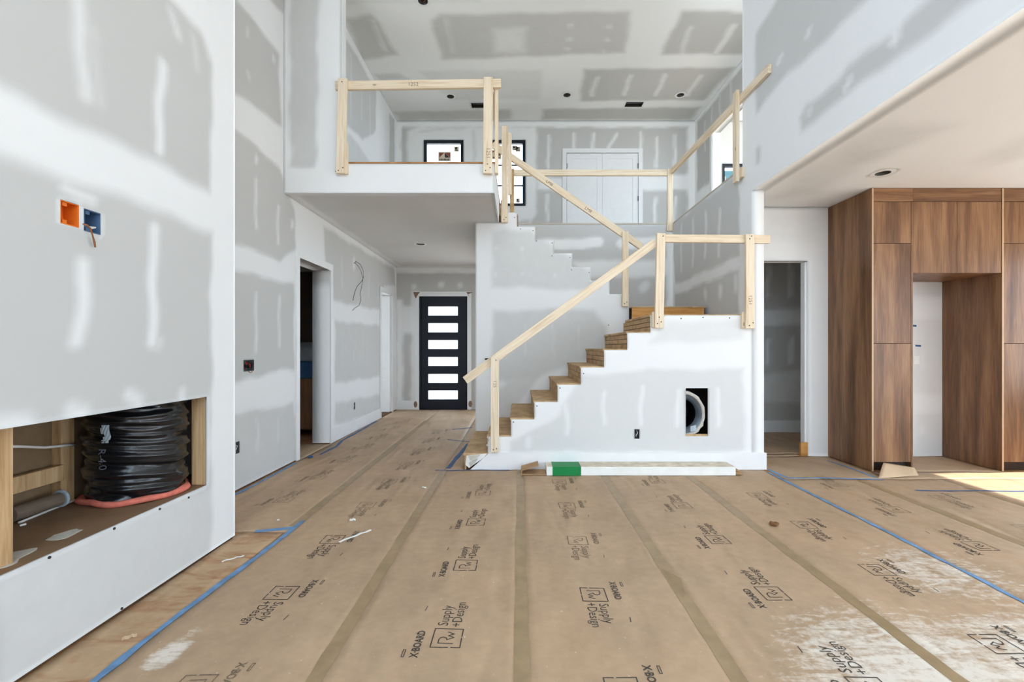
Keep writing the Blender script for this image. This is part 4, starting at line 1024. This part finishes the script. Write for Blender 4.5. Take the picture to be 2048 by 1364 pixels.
def strip(name, pts, w, mat, parent=cover, lift=0.0012, jit=0.004):
    P = []
    for a, b in zip(pts, pts[1:]):
        n = max(1, int(math.hypot(b[0] - a[0], b[1] - a[1]) / 0.09))
        P += [(a[0] + (b[0] - a[0]) * i / n, a[1] + (b[1] - a[1]) * i / n) for i in range(n)]
    P.append(pts[-1]); mb = MB()
    for i, p in enumerate(P):
        a, b = P[max(i - 1, 0)], P[min(i + 1, len(P) - 1)]
        dx, dy = b[0] - a[0], b[1] - a[1]; l = math.hypot(dx, dy) + 1e-9
        nx_, ny_ = -dy / l, dx / l
        for s in (1, -1):
            ww = s * w / 2 + random.uniform(-jit, jit); x, y = p[0] + nx_ * ww, p[1] + ny_ * ww
            mb.v += [(x, y, hgt(x, y) + lift), (x, y, hgt(x, y) + lift - 0.0008)]
    for i in range(len(P) - 1):
        k = i * 4
        mb.f += [(k, k + 4, k + 6, k + 2), (k + 1, k + 3, k + 7, k + 5), (k, k + 1, k + 5, k + 4), (k + 2, k + 6, k + 7, k + 3)]
    mb.f += [(0, 2, 3, 1), (len(mb.v) - 4, len(mb.v) - 3, len(mb.v) - 1, len(mb.v) - 2)]
    return mb.build(name, M[mat], parent)
for x, ya, yb in ((-1.68, 3.4, 8.3), (-0.81, -1, 4.93), (0.02, -1, 4.92), (0.885, -1, 4.92), (1.76, -1, 4.9), (3.41, -1, 4.55), (4.25, -1, 4.3)):
    strip('seam_tape', [(x, ya), (x + random.uniform(-.012, .012), (ya + yb) / 2), (x, yb)], 0.068, 'seam')
fl = lambda x, y: at_z(x, y, 0.0)
for pts, w, m in (([(-1.685, 0.8), (-1.69, 2.2), (-1.66, 2.9), (-1.655, 3.5)], 0.036, 'blue'),
                  ([(-2.565, 3.3), (-2.55, 4.4), (-2.57, 5.25)], 0.03, 'blue'), ([(-2.46, 5.65), (-2.44, 6.1), (-2.52, 6.5), (-2.55, 8.2)], 0.04, 'blue_dark'),
                  ([(-0.775, 5.0), (-0.69, 6.3)], 0.05, 'blue_dark'), ([(-0.9, 4.925), (-0.1, 4.925)], 0.022, 'blue_dark'), ([fl(905, 860), fl(945, 856)], 0.05, 'blue_dark'), ([fl(895, 880), fl(940, 884)], 0.03, 'blue_dark'),
                  ([(2.66, 4.85), (2.655, 3.5), (2.64, 2.2), (2.66, 1.0)], 0.03, 'blue'),
                  ([fl(1536, 940), fl(1576, 957), fl(1680, 958), fl(1768, 961)], 0.035, 'blue'), ([fl(1655, 922), fl(1700, 937), fl(1752, 957)], 0.03, 'blue'),
                  ([fl(1832, 983), fl(1940, 983), fl(2100, 984)], 0.03, 'blue_dark'), ([(-1.9, 3.28), (-1.66, 3.36)], 0.05, 'blue')):
    strip('blue_tape', pts, w, m, lift=0.0026, jit=0.006)

# printed marks of the paper, drawn in a frame (t along the text, n up)
def stroke(mb, pts, w):
    for a, b in zip(pts, pts[1:]):
        dx, dy = b[0] - a[0], b[1] - a[1]; l = math.hypot(dx, dy) + 1e-9
        nx_, ny_ = -dy / l * w / 2, dx / l * w / 2; ex, ey = dx / l * w / 3, dy / l * w / 3
        k = len(mb[0]); mb[0].extend([(a[0] + nx_ - ex, a[1] + ny_ - ey), (a[0] - nx_ - ex, a[1] - ny_ - ey), (b[0] - nx_ + ex, b[1] - ny_ + ey), (b[0] + nx_ + ex, b[1] + ny_ + ey)])
        mb[1].append((k, k + 1, k + 2, k + 3))
G = ([], [])
hb = 0.066
stroke(G, [(-hb, -0.012), (-hb, hb), (hb, hb), (hb, -hb), (0.012, -hb)], 0.0055); stroke(G, [(0.0, -hb), (-hb, -hb), (-hb, -0.026)], 0.0055)
stroke(G, [(-0.038, -0.03), (-0.038, 0.036), (-0.012, 0.036), (0.001, 0.029), (0.005, 0.017), (0.0, 0.005), (-0.012, -0.001)], 0.0055)
stroke(G, [(-0.014, 0.0), (0.004, -0.03), (0.016, -0.004), (0.029, -0.03), (0.042, 0.002)], 0.005)
def add_text(body, size, t0, n0, bold, sx=1.0):
    v, f = text_geo(body, size, bold); k = len(G[0])
    G[0].extend([(t0 + a * sx, n0 + b) for a, b in v]); G[1].extend([tuple(k + i for i in q) for q in f])
add_text('Supply', 0.072, 0.088, 0.012, 0.0, 0.9); add_text('+Design', 0.072, 0.08, -0.052, 0.0, 0.88)
LOGO = (list(G[0]), list(G[1])); G = ([], [])
stroke(G, [(-0.13, 0.168), (-0.085, 0.168), (-0.085, 0.178), (-0.13, 0.178), (-0.13, 0.168)], 0.004)
add_text('X·BOARD', 0.05, -0.135, 0.108, 0.0014, 0.84)
BOARD = (list(G[0]), list(G[1])); G = ([], [])
stroke(G, [(0.21, 0.145), (0.25, 0.14)], 0.005)
DASH = (list(G[0]), list(G[1]))
def logo(sheet_obj, cx, cy, o, mat='ink', tilt=0.0):
    ct, sn_ = math.cos(tilt), math.sin(tilt)
    for nm, geo in (('printed_logo', LOGO), ('printed_name', BOARD), ('printed_dash', DASH)):
        mb = MB()
        for t, n in geo[0]:
            a, b = t * ct - n * sn_, t * sn_ + n * ct
            x, y = (cx - b, cy + a) if o > 0 else (cx + b, cy - a)
            mb.v.append((x, y, hgt(x, y) + 0.0016))
        mb.f = list(geo[1])
        link(nm, mb.mesh(nm), M[mat], sheet_obj)
for key, cx, y0, o, n, dy in (('b', -0.325, 1.395, 1, 5, 0.688), ('a', -1.285, 1.78, -1, 9, 0.688), ('c', 0.405, 1.765, -1, 5, 0.685), ('d', 1.375, 1.77, 1, 5, 0.685),
                          ('e', 2.14, 2.04, -1, 4, 0.684), ('f', 3.09, 2.36, 1, 4, 0.682), ('g', 3.74, 3.34, -1, 2, 0.68), ('L', -2.04, 3.957, 1, 7, 0.69)):
    for k in range(n):
        cy = y0 + dy * k
        if key in 'bcd' and cy > 4.62: continue
        logo(SH[key], cx + random.uniform(-.006, .006), cy, o, 'ink' if cy < 3.6 and random.random() < 0.8 else 'ink_faint', random.uniform(-.03, .03))

# torn lip at the seam right of centre
fx, fy = fl(1345, 1150)
tl = MB(); a, b, c_ = fl(1322, 1139), fl(1362, 1165), fl(1366, 1197)
for p, q in ((a, 0.003), (b, 0.02), (c_, 0.003)): pass
tl.quad((a[0], a[1], hgt(*a) + 0.002), (c_[0], c_[1], hgt(*c_) + 0.002), (c_[0] + 0.02, c_[1] + 0.02, hgt(*c_) + 0.006), (b[0], b[1], hgt(*b) + 0.022))
tl.quad((a[0], a[1], hgt(*a) + 0.0012), (c_[0], c_[1], hgt(*c_) + 0.0012), (c_[0] + 0.02, c_[1] + 0.02, hgt(*c_) + 0.005), (b[0], b[1], hgt(*b) + 0.021))
tl.build('torn_lip', M['seam'], SH['d'])

# ================================================================== LOOSE THINGS ON THE FLOOR
# long flat carton
ca = empty('long_carton', (1.27, 4.82, 0.008), 'long flat white carton with green end on the floor by stair wall', 'carton')
bx0, bx1, by0, by1, bz0, bz1 = 0.29, 2.25, 4.712, 4.925, 0.0085, 0.095
box('carton_body', M['carton'], ca, bx0, bx1, by0, by1, bz0, bz1, 0.003)
box('lid_panel', M['carton_dirty'], ca, bx0 + 0.004, bx1 - 0.004, by0 + 0.012, by1 - 0.004, bz1 - 0.0005, bz1 + 0.003)
box('lid_panel', M['carton_dirty'], ca, bx0 + 0.36, bx1 - 0.03, by0 + 0.095, by1 - 0.006, bz1 + 0.0032, bz1 + 0.006)
MB().box(0.352, 0.648, by0 - 0.002, by0 - 0.0003, bz0, bz1 + 0.004).box(0.352, 0.648, by0 - 0.002, by1 - 0.003, bz1 + 0.0032, bz1 + 0.0045).build('green_band', M['green'], ca)
MB().prism([(0.03, 0.012), (0.285, 0.012), (0.285, 0.02), (0.045, 0.02)], 'y', by0 + 0.01, by1 - 0.01).build('end_flap', M['card'], ca)
MB().prism([(0.025, 0.012), (0.038, 0.016), (0.04, 0.055), (0.21, 0.105), (0.208, 0.112), (0.03, 0.06)], 'y', by0 + 0.015, by1 - 0.015).build('end_flap', M['card'], ca)
MB().prism([(2.2515, 0.012), (2.335, 0.012), (2.33, 0.03), (2.2515, 0.045)], 'y', by0 + 0.02, by1 - 0.05).build('end_flap', M['card'], ca)
MB().prism([(2.2515, 0.05), (2.32, 0.035), (2.323, 0.042), (2.2515, 0.085)], 'y', by0 + 0.04, by1 - 0.03).build('end_flap', M['card'], ca)

def floor_strip(name, p, q, w, h, mat, label, cat, group=None):
    wig = 0.7 if name == 'plastic_strip' else 0.15
    a, b = Vector((*fl(*p), 0)), Vector((*fl(*q), 0)); dirn = (b - a); n = Vector((-dirn.y, dirn.x, 0)).normalized() * w / 2
    mb = MB(); K = 6
    for i in range(K + 1):
        c = a + dirn * (i / K) + n * (wig * math.sin(i * 0.9 + 0.4)); zz = hgt(c.x, c.y) + 0.0005 + 0.006 * max(0, math.sin(i / K * PI)) * (i % 3 == 1)
        for s, t in ((1, 0), (-1, 0), (-1, h), (1, h)): mb.v.append((c.x + n.x * s, c.y + n.y * s, zz + t))
    for i in range(K):
        k = i * 4; mb.f += [(k + j, k + (j + 1) % 4, k + 4 + (j + 1) % 4, k + 4 + j) for j in range(4)]
    mb.f += [(0, 1, 2, 3), (K * 4, K * 4 + 3, K * 4 + 2, K * 4 + 1)]
    return props(mb.build(name, M[mat]), label, cat, group)
floor_strip('plastic_strip', (679, 1086), (741, 1061), 0.018, 0.003, 'carton', 'bent white plastic strip lying across a printed logo on floor', 'strip')
floor_strip('plastic_strip', (444, 1126), (488, 1113), 0.011, 0.003, 'carton', 'thin white stick on the floor near the chimney breast corner', 'strip')
floor_strip('plaster_chip', (699, 1043), (711, 1041), 0.022, 0.008, 'carton', 'small white plaster chip on the floor left of the brown seam', 'chip', 'debris on the floor')
floor_strip('plaster_chip', (554, 1043), (559, 1042), 0.015, 0.006, 'carton', 'tiny white plaster crumb near the end of the blue tape', 'chip', 'debris on the floor')
floor_strip('paper_scrap', (244, 1281), (274, 1272), 0.03, 0.001, 'kraft_light', 'small pale paper scrap on floor below the fireplace wall', 'scrap', 'debris on the floor')
floor_strip('paper_scrap', (844, 976), (852, 978), 0.02, 0.003, 'carton', 'tiny curled white scrap beside the middle brown seam', 'scrap', 'debris on the floor')
# crumpled leaf
def crumple(name, p, r, mat, label, cat, seed, zs=0.6):
    rnd = random.Random(seed); bm = bmesh.new(); bmesh.ops.create_icosphere(bm, subdivisions=2, radius=r)
    x, y = fl(*p)
    for v in bm.verts: v.co *= rnd.uniform(0.55, 1.15); v.co.z *= zs
    zmin = min(v.co.z for v in bm.verts)
    for v in bm.verts: v.co += Vector((x, y, hgt(x, y) + 0.001 - zmin))
    m = bpy.data.meshes.new(name); bm.to_mesh(m); bm.free()
    return props(link(name, m, M[mat]), label, cat)
crumple('dead_leaf', (1548, 1053), 0.035, 'leaf', 'crumpled brown leaf on the kraft paper floor', 'leaf', 3, 0.45)
crumple('tape_ball', (621, 917), 0.03, 'blue_dark', 'crumpled ball of blue tape by the left doorway', 'tape', 5)
crumple('tape_wad', (1500, 939), 0.025, 'blue', 'crumpled wad of blue tape at the carton end by the column', 'tape', 6, 0.4)
# torn flap of kraft paper standing up by the tall cabinet
pts = [(1757, 957, 0.009), (1837, 951, 0.009), (1828, 935, 0.05), (1767, 925, 0.103)]
tf = MB(); base = []
for px, py, z in pts:
    x, y = at_z(px, py, z); base.append((x, y, z))
n1 = 8
def lerp(a, b, t): return tuple(a[i] + (b[i] - a[i]) * t for i in range(3))
for i in range(n1 + 1):
    for j in range(n1 + 1):
        p = lerp(lerp(base[0], base[1], i / n1), lerp(base[3], base[2], i / n1), j / n1)
        tf.v.append((p[0], p[1], p[2] + 0.012 * math.sin(PI * j / n1) * (1 - 0.5 * i / n1)))
tf.f = [(i * (n1 + 1) + j, (i + 1) * (n1 + 1) + j, (i + 1) * (n1 + 1) + j + 1, i * (n1 + 1) + j + 1) for i in range(n1) for j in range(n1)]
o = tf.build('torn_paper_flap', M['kraft_light'], None, smooth=True)
sm = o.modifiers.new('thickness', 'SOLIDIFY'); sm.thickness = 0.0012
props(o, 'torn pale kraft paper flap curling up at the tall cabinet foot', 'paper')

# ================================================================== ELECTRICAL BOXES
def wall_box(name, axis, c, hole, depth, mat, label, cat='electrical box'):
    """open box behind a hole of a wall; depth is signed along the wall normal axis"""
    u0, u1, v0, v1 = hole
    e = empty(name, P3(axis, c, (u0 + u1) / 2, v0), label, cat)
    u0 += 0.0008; u1 -= 0.0008; v0 += 0.0008; v1 -= 0.0008
    t = 0.004
    def bx(a0, a1, b0, b1, d0, d1):
        lo, hi = sorted((c + d0, c + d1))
        return {'x': (lo, hi, a0, a1, b0, b1), 'y': (a0, a1, lo, hi, b0, b1)}[axis]
    s = 0.001 if depth > 0 else -0.001
    mb = MB()
    for q in (bx(u0, u0 + t, v0, v1, s, depth), bx(u1 - t, u1, v0, v1, s, depth), bx(u0 + t, u1 - t, v0, v0 + t, s, depth), bx(u0 + t, u1 - t, v1 - t, v1, s, depth), bx(u0 + t, u1 - t, v0 + t, v1 - t, depth * 0.93, depth)):
        mb.box(*q)
    mb.build('box_shell', M[mat], e)
    return e
e = wall_box('outlet_box', 'x', XFP, hole_or, -0.075, 'orange_pl', 'open orange plastic outlet box in the chimney breast')
for z in (hole_or[2] + 0.006, hole_or[3] - 0.022): box('screw_tab', M['orange_pl'], e, XFP - 0.02, XFP - 0.006, ob[0] - 0.028, ob[0] - 0.008, z, z + 0.016)
e = wall_box('outlet_box', 'x', XFP, hole_bl, -0.075, 'blue_pl', 'open blue plastic outlet box with wire in the chimney breast')
for z in (hole_bl[2] + 0.006, hole_bl[3] - 0.022): box('screw_tab', M['blue_pl'], e, XFP - 0.02, XFP - 0.006, bb2[0] - 0.028, bb2[0] - 0.008, z, z + 0.016)
wp = []
for px, py, off in ((166, 448, 0.03), (174, 450, 0.045), (181, 457, 0.04), (185, 470, 0.03), (188, 483, 0.022), (190, 494, 0.02)):
    y, z = at_x(px, py, XFP + off); wp.append((XFP + off, y, z))
y, z = at_x(186, 452, XFP); wp2 = [(XFP - 0.05, y, z), (XFP + 0.02, y - 0.01, z - 0.01)]
MB().tube(wp, 0.0035, 6).build('wire', M['copper'], e); MB().tube([wp[3], (wp[4][0] - .004, wp[4][1] + .008, wp[4][2]), (wp[5][0] - .004, wp[5][1] + .006, wp[5][2])], 0.003, 6).build('wire', M['wire_black'], e)
MB().tube([wp2[0], wp2[1], wp[2]], 0.0035, 6).build('wire', M['wire_white'], e)

e = wall_box('switch_box', 'x', XL, hg1, -0.07, 'grey_pl', 'three gang switch box stuffed with red and black wires on left wall')
rnd = random.Random(2)
for k in range(9):
    y0 = hg1[0] + 0.012 + 0.019 * k
    pts = [(XL - 0.06, y0, hg1[2] + 0.05)] + [(XL - 0.03 + 0.028 * rnd.random(), y0 + rnd.uniform(-.012, .012), hg1[2] + 0.02 + 0.075 * rnd.random()) for _ in range(4)]
    MB().tube(pts, 0.0045, 6).build('wire', M[('wire_red', 'wire_black', 'wire_black')[k % 3]], e)
ym = (hg1[0] + hg1[1]) / 2 + 0.02
MB().tube([(XL + 0.004, ym + 0.032 * math.cos(a), hg1[2] + 0.006 - 0.02 * math.sin(a)) for a in [PI * i / 8 for i in range(9)]], 0.003, 6).build('wire', M['copper'], e)
def outlet(axis, c, hole, depth, label):
    e = wall_box('outlet_box', axis, c, hole, depth, 'grey_pl', label)
    um = (hole[0] + hole[1]) / 2; vm = (hole[2] + hole[3]) / 2; s = 1 if depth > 0 else -1
    for du, mat in ((-0.008, 'wire_black'), (0.008, 'wire_white')):
        pts = [P3(axis, c + s * 0.05, um + du, vm + 0.03), P3(axis, c + s * 0.01, um + du * 1.3, vm + 0.012), P3(axis, c + s * 0.012, um - du, vm - 0.02), P3(axis, c + s * 0.03, um, vm - 0.035)]
        MB().tube(pts, 0.004, 6).build('wire', M[mat], e)
outlet('x', XL, hg2, -0.06, 'low open outlet box beside the chimney breast corner')
outlet('x', XL, hg3, -0.06, 'low open outlet box in the hall left wall')
outlet('y', YN, hs, 0.06, 'open outlet box low in the front stair wall')
# switch mark near the stair post
x, z = at_y(973, 718, YM); o = box('switch_stub', M['wire_black'], None, x - 0.02, x + 0.03, YM - 0.012, YM - 0.0005, z - 0.012, z + 0.012); props(o, 'small black wire stub on middle stair wall behind the handrail', 'wire stub')
x, z = at_y(675, 346, YB); o = MB().tube([(x - 0.02, YB - 0.001, z + 0.02), (x, YB - 0.02, z - 0.005), (x + 0.025, YB - 0.03, z - 0.01)], 0.006, 6).build('wire_stub', M['wire_black']); props(o, 'short black wire stub beside the left balcony post', 'wire stub')

# loose wires for the hall sconce
hw = empty('sconce_wire', (XL, at_x(715, 560, XL)[0], 1.9), 'loose dark wires hanging from the left hall wall', 'wire')
def wirepath(pts, off0=0.0):
    out = []
    for i, (px, py) in enumerate(pts):
        X = XL + 0.004 + off0 + 0.03 * math.sin(PI * i / (len(pts) - 1)); y, z = at_x(px, py, X); out.append((X, y, z))
    return out
MB().tube(wirepath([(708, 527), (712, 523), (720, 528), (726, 540), (727, 555), (724, 562), (714, 573), (709, 586), (706, 601)]), 0.004, 6).build('wire', M['wire_black'], hw)
MB().tube(wirepath([(710, 525), (717, 533), (722, 542), (726, 557), (723, 575), (720, 588), (722, 600), (718, 611), (709, 617), (705, 621)], 0.004), 0.004, 6).build('wire', M['grey_pl'], hw)

# ================================================================== RETURN-AIR HOLE WITH FLEXIBLE DUCT
fd = empty('flexible_duct', (dhole[0], YN + 0.05, duct_hole[2]), 'black flexible duct with metal collar inside the wall hole under stairs', 'duct')
cx_, cz_ = at_y(1369, 828, YN + 0.05)
def ring_y(cx, cz, r, y, seg=36, wob=0.0, sd=0): 
    rr = random.Random(sd); return [(cx + (r + wob * rr.uniform(-1, 1)) * math.cos(2 * PI * k / seg), y, cz + (r * 1.12 + wob * rr.uniform(-1, 1)) * math.sin(2 * PI * k / seg)) for k in range(seg)]
def loft_rings(name, rings, mat, parent, smooth=True):
    mb = MB(); n = len(rings[0])
    for r in rings: mb.v += r
    for i in range(len(rings) - 1): mb.f += [(i * n + k, i * n + (k + 1) % n, (i + 1) * n + (k + 1) % n, (i + 1) * n + k) for k in range(n)]
    return mb.build(name, M[mat], parent, smooth=smooth)
loft_rings('insulation_collar', [ring_y(cx_, cz_, 0.19, YN + 0.08, wob=0.003, sd=1), ring_y(cx_, cz_, 0.192, YN + 0.035, wob=0.004, sd=2), ring_y(cx_, cz_, 0.222, YN + 0.03, wob=0.009, sd=3), ring_y(cx_, cz_, 0.226, YN + 0.1, wob=0.007, sd=4)], 'compound', fd)
loft_rings('metal_collar', [ring_y(cx_, cz_, 0.189, YN + 0.045), ring_y(cx_, cz_, 0.165, YN + 0.06), ring_y(cx_, cz_, 0.14, YN + 0.1)], 'steel', fd)
loft_rings('inner_sleeve', [ring_y(cx_, cz_, 0.138 - 0.008 * (i % 2), YN + 0.101 + 0.014 * i) for i in range(16)] + [ring_y(cx_, cz_, 0.02, YN + 0.33)], 'bag', fd)
x, z = at_y(1386, 858, YN + 0.03)
MB().prism([(x - 0.03, z - 0.03), (x + 0.035, z - 0.02), (x + 0.028, z + 0.045), (x - 0.03, z + 0.03)], 'y', YN + 0.024, YN + 0.028).build('foil_label', M['cap'], fd)
slab('wall_stair_shade', 'dark', dhole[0] - 0.4, dhole[0] + 0.35, YN + 0.38, YN + 0.39, 0.2, 1.3, 'dark panel painted as shade behind the return air hole')  # dark panel stands in for the shade under the stairs
slab('trim_9', 'pine_old', duct_hole[0] - 0.05, duct_hole[1] + 0.05, YN + 0.0155, YN + 0.025, duct_hole[2] - 0.03, duct_hole[2] + 0.022, 'wood cleat at the bottom of the return air hole', 'cleat')

# ================================================================== FIREPLACE NICHE CONTENTS
def stud(x0, x1, y0, y1, z0, z1, label):
    o = box('framing_stud', M['pine_old'], None, x0, x1, y0, y1, z0, z1, 0.002)
    return props(o, label, 'stud', 'studs in the fireplace niche')
stud(XFP - 0.1035, XFP - 0.0145, FY1 + 0.0005, FY1 + 0.0385, FZ0, 1.4, 'upright framing stud at the right edge of the fireplace niche')
ya, _ = at_x(137, 900, -2.52); yb, _ = at_x(167, 900, -2.52)
stud(XL + 0.013, -2.54, ya - 0.02, ya + 0.055, FZ0, 1.555, 'upright framing stud at the niche back beside the black duct')
stud(-2.16, -2.07, 1.765, 1.865, FZ0, 1.555, 'upright framing stud at the left photo edge in niche')
o = box('blocking_board', M['pine_old'], None, -2.56, -2.522, 1.87, ya - 0.021, 0.60, 0.685, 0.002)
props(o, 'horizontal wooden blocking between the niche studs', 'blocking', 'studs in the fireplace niche')
# black wrapped duct
bcx, bcy, br = -2.295, 2.745, 0.238
du = empty('insulated_duct', (bcx, bcy, FZ0), 'black plastic wrapped insulated duct standing in the fireplace niche', 'duct')
def bag_r(a, z):
    r = br * (0.965 + 0.03 * math.sin(PI * min(1, (z - FZ0) / 1.2)))
    q = z * 38 + 1.5 * math.sin(a + 0.7) + 0.7 * math.sin(a * 2 + z * 5)
    f = 1 - abs(math.sin(q / 2))
    r += 0.02 * (0.5 - f * f) + 0.007 * math.sin(q * 1.7 + 2 * math.sin(a * 2)) + 0.004 * math.sin(z * 150 + 4 * math.sin(a * 1.5 + z * 6)) + 0.002 * math.sin(a * 7 + z * 90)
    return r
mb = MB(); SEG, NZ = 110, 130
for j in range(NZ + 1):
    z = FZ0 + 0.012 + 0.9 * j / NZ
    for k in range(SEG):
        a = 2 * PI * k / SEG; r = bag_r(a, z)
        mb.v.append((bcx + r * math.cos(a), bcy + r * math.sin(a), z))
mb.f = [(j * SEG + k, j * SEG + (k + 1) % SEG, (j + 1) * SEG + (k + 1) % SEG, (j + 1) * SEG + k) for j in range(NZ) for k in range(SEG)]
mb.f += [tuple(range(SEG))[::-1], tuple(range(NZ * SEG, NZ * SEG + SEG))]
sleeve = mb.build('plastic_sleeve', M['bag'], du, smooth=True)
mb = MB(); rnd = random.Random(4); n = 60
mb_pts = []
for j in range(8):
    for k in range(n):
        a = 2 * PI * k / n; q = 2 * PI * j / 8
        R0 = br + 0.002 + 0.014 * math.sin(a * 5 + 1) * 0.5; rr = 0.02 + 0.008 * math.sin(a * 7) + 0.004 * rnd.random()
        mb.v.append((bcx + (R0 + rr * math.cos(q)) * math.cos(a), bcy + (R0 + rr * math.cos(q)) * math.sin(a), max(FZ0 + 0.001, FZ0 + 0.018 + 0.018 * math.sin(q) + 0.004 * math.sin(a * 6))))
mb.f = [(j * n + k, j * n + (k + 1) % n, ((j + 1) % 8) * n + (k + 1) % n, ((j + 1) % 8) * n + k) for j in range(8) for k in range(n)]
mb.build('insulation_fringe', M['pink'], du, smooth=True)
def on_sleeve(body, size, a0, z0, mat, name):
    v, f = text_geo(body, size); mb = MB()
    for t, nn in v:
        z = z0 - t; a = a0 + nn / br; r = max(bag_r(a + da, z + q * 0.006) for q in range(-4, 5) for da in (-0.03, 0, 0.03)) + 0.003
        mb.v.append((bcx + r * math.cos(a), bcy + r * math.sin(a), z))
    mb.f = f; link(name, mb.mesh(name), M[mat], sleeve)
M['print_grey'] = plain('grey_print', lin(96, 104, 116), 0.5, 0.1)
A0 = math.atan2(-bcy, -bcx)
on_sleeve('R-4.0', 0.055, A0 - 0.72, 0.78, 'print_grey', 'printed_rating')
mb = MB(); at0, zt = A0 - 0.58, 0.86
for i in range(7):
    for j in range(7):
        a = at0 - 0.09 + 0.18 * i / 6; z = zt - 0.05 + 0.1 * j / 6; r = max(bag_r(a, z + q * 0.006) for q in range(-4, 5)) + 0.003 + 0.002 * ((i + j) % 2)
        mb.v.append((bcx + r * math.cos(a), bcy + r * math.sin(a), z))
mb.f = [(i * 7 + j, (i + 1) * 7 + j, (i + 1) * 7 + j + 1, i * 7 + j + 1) for i in range(6) for j in range(6) if (i, j) not in ((0, 1), (0, 2), (1, 2), (5, 0), (0, 5))]
mb.build('foil_tape_patch', M['cap'], sleeve)
# cable, pipe, sticks, crumbs
def nx_pt(px, py, X): y, z = at_x(px, py, X); return (X, y, z)
o = MB().tube([nx_pt(-6, 893, -2.2), nx_pt(40, 893, -2.3), nx_pt(90, 895, -2.4), nx_pt(130, 891, -2.48), nx_pt(150, 889, -2.5)], 0.007, 8).build('power_cable', M['wire_white'], smooth=True)
props(o, 'white cable strung between studs in the fireplace niche', 'cable')
M['pipe'] = plain('dull_pipe', lin(112, 98, 84), 0.5, 0.15, 8)
pp = empty('vent_pipe', (-2.5, 2.2, FZ0), 'grey vent pipe with clear cap lying in the niche', 'pipe')
p0, p1 = Vector(nx_pt(20, 1030, -2.5)), Vector(nx_pt(118, 993, -2.5))
p0.z = p1.z = 0.51
dirn = (p1 - p0).normalized()
MB().tube([p0, p1], 0.036, 20).build('pipe', M['pipe'], pp, smooth=False)
MB().tube([p1 + dirn * 0.001, p1 + dirn * 0.012, p1 + dirn * 0.02], [0.045, 0.047, 0.042], 20).build('end_cap', M['cap'], pp)
def shelf_stick(p, q, r, mat, name, label, cat):
    a, b = at_z(*p, FZ0 + r), at_z(*q, FZ0 + r)
    o = MB().tube([(a[0], a[1], FZ0 + r), (b[0], b[1], FZ0 + r)], r, 6).build(name, M[mat]); props(o, label, cat)
shelf_stick((38, 1045), (150, 1000), 0.006, 'wire_white', 'white_stick', 'thin white stick lying on the niche shelf', 'stick')
shelf_stick((40, 1051), (52, 1048), 0.005, 'carton', 'plaster_crumb', 'small white crumb on the niche shelf', 'crumb')
o = crumple('tape_wad', (345, 970), 0.02, 'carton', 'white crumpled scrap at the foot of the black duct', 'scrap', 9, 0.5)
x, y = at_z(348, 970, FZ0); 
for v in o.data.vertices: pass
cx0, cy0 = fl(345, 970); dz = FZ0 - hgt(cx0, cy0)
for v in o.data.vertices: v.co += Vector((x - cx0, y - cy0, dz))

# ================================================================== CEILING FITTINGS
def can(p, z, label, r=0.07):
    e = empty('recessed_light', (p[0], p[1], z), label, 'ceiling light', 'unlit recessed cans')
    MB().ring(p, r, r + 0.038, z - 0.002, z - 0.0003).build('trim_ring', M['white'], e)
    h = MB().ring(p, r - 0.004, r - 0.001, z - 0.004, z + 0.11); h.ring(p, 0.0, r - 0.004, z + 0.1, z + 0.11, 24)
    h.build('housing', M['grey_pl'], e)
    MB().tube([(p[0], p[1], z + 0.03), (p[0], p[1], z + 0.099)], 0.025, 10).build('socket', M['black_frame'], e)
    MB().tube([(p[0] + 0.03, p[1], z + 0.09), (p[0] + 0.035, p[1] + 0.02, z + 0.03), (p[0], p[1] + 0.04, z + 0.02)], 0.004, 6).build('wire', M['copper'], e)
for p, t in zip(cans, ('open recessed can at the top photo edge in loft ceiling', 'open recessed can in loft ceiling left above the balcony', 'open recessed can in the middle of the loft ceiling', 'open recessed can at the right of the loft ceiling')):
    can(p, H3, t)
can(hall_can, H1, 'open recessed can in the hall soffit')
can(kit_can, H1, 'open ragged can hole in the kitchen ceiling', 0.066)
for p, t in zip(vents, ('dark ceiling vent opening behind the balcony post', 'dark ceiling vent opening above the closet doors')):
    e = empty('ceiling_vent', (p[0], p[1], H3), t, 'vent', 'ceiling vents')
    mb = MB(); a, b, c, d_ = vhole(p)
    a += .001; b -= .001; c += .001; d_ -= .001
    mb.box(a, a + .004, c, d_, H3 + .001, H3 + .15).box(b - .004, b, c, d_, H3 + .001, H3 + .15).box(a, b, c, c + .004, H3 + .001, H3 + .15).box(a, b, d_ - .004, d_, H3 + .001, H3 + .15).box(a, b, c, d_, H3 + .15, H3 + .155)
    mb.build('duct_boot', M['dark'], e)
    box('damper', M['grey_pl'], e, a + .006, b - .006, (c + d_) / 2 - .003, (c + d_) / 2 + .003, H3 + .02, H3 + .1)
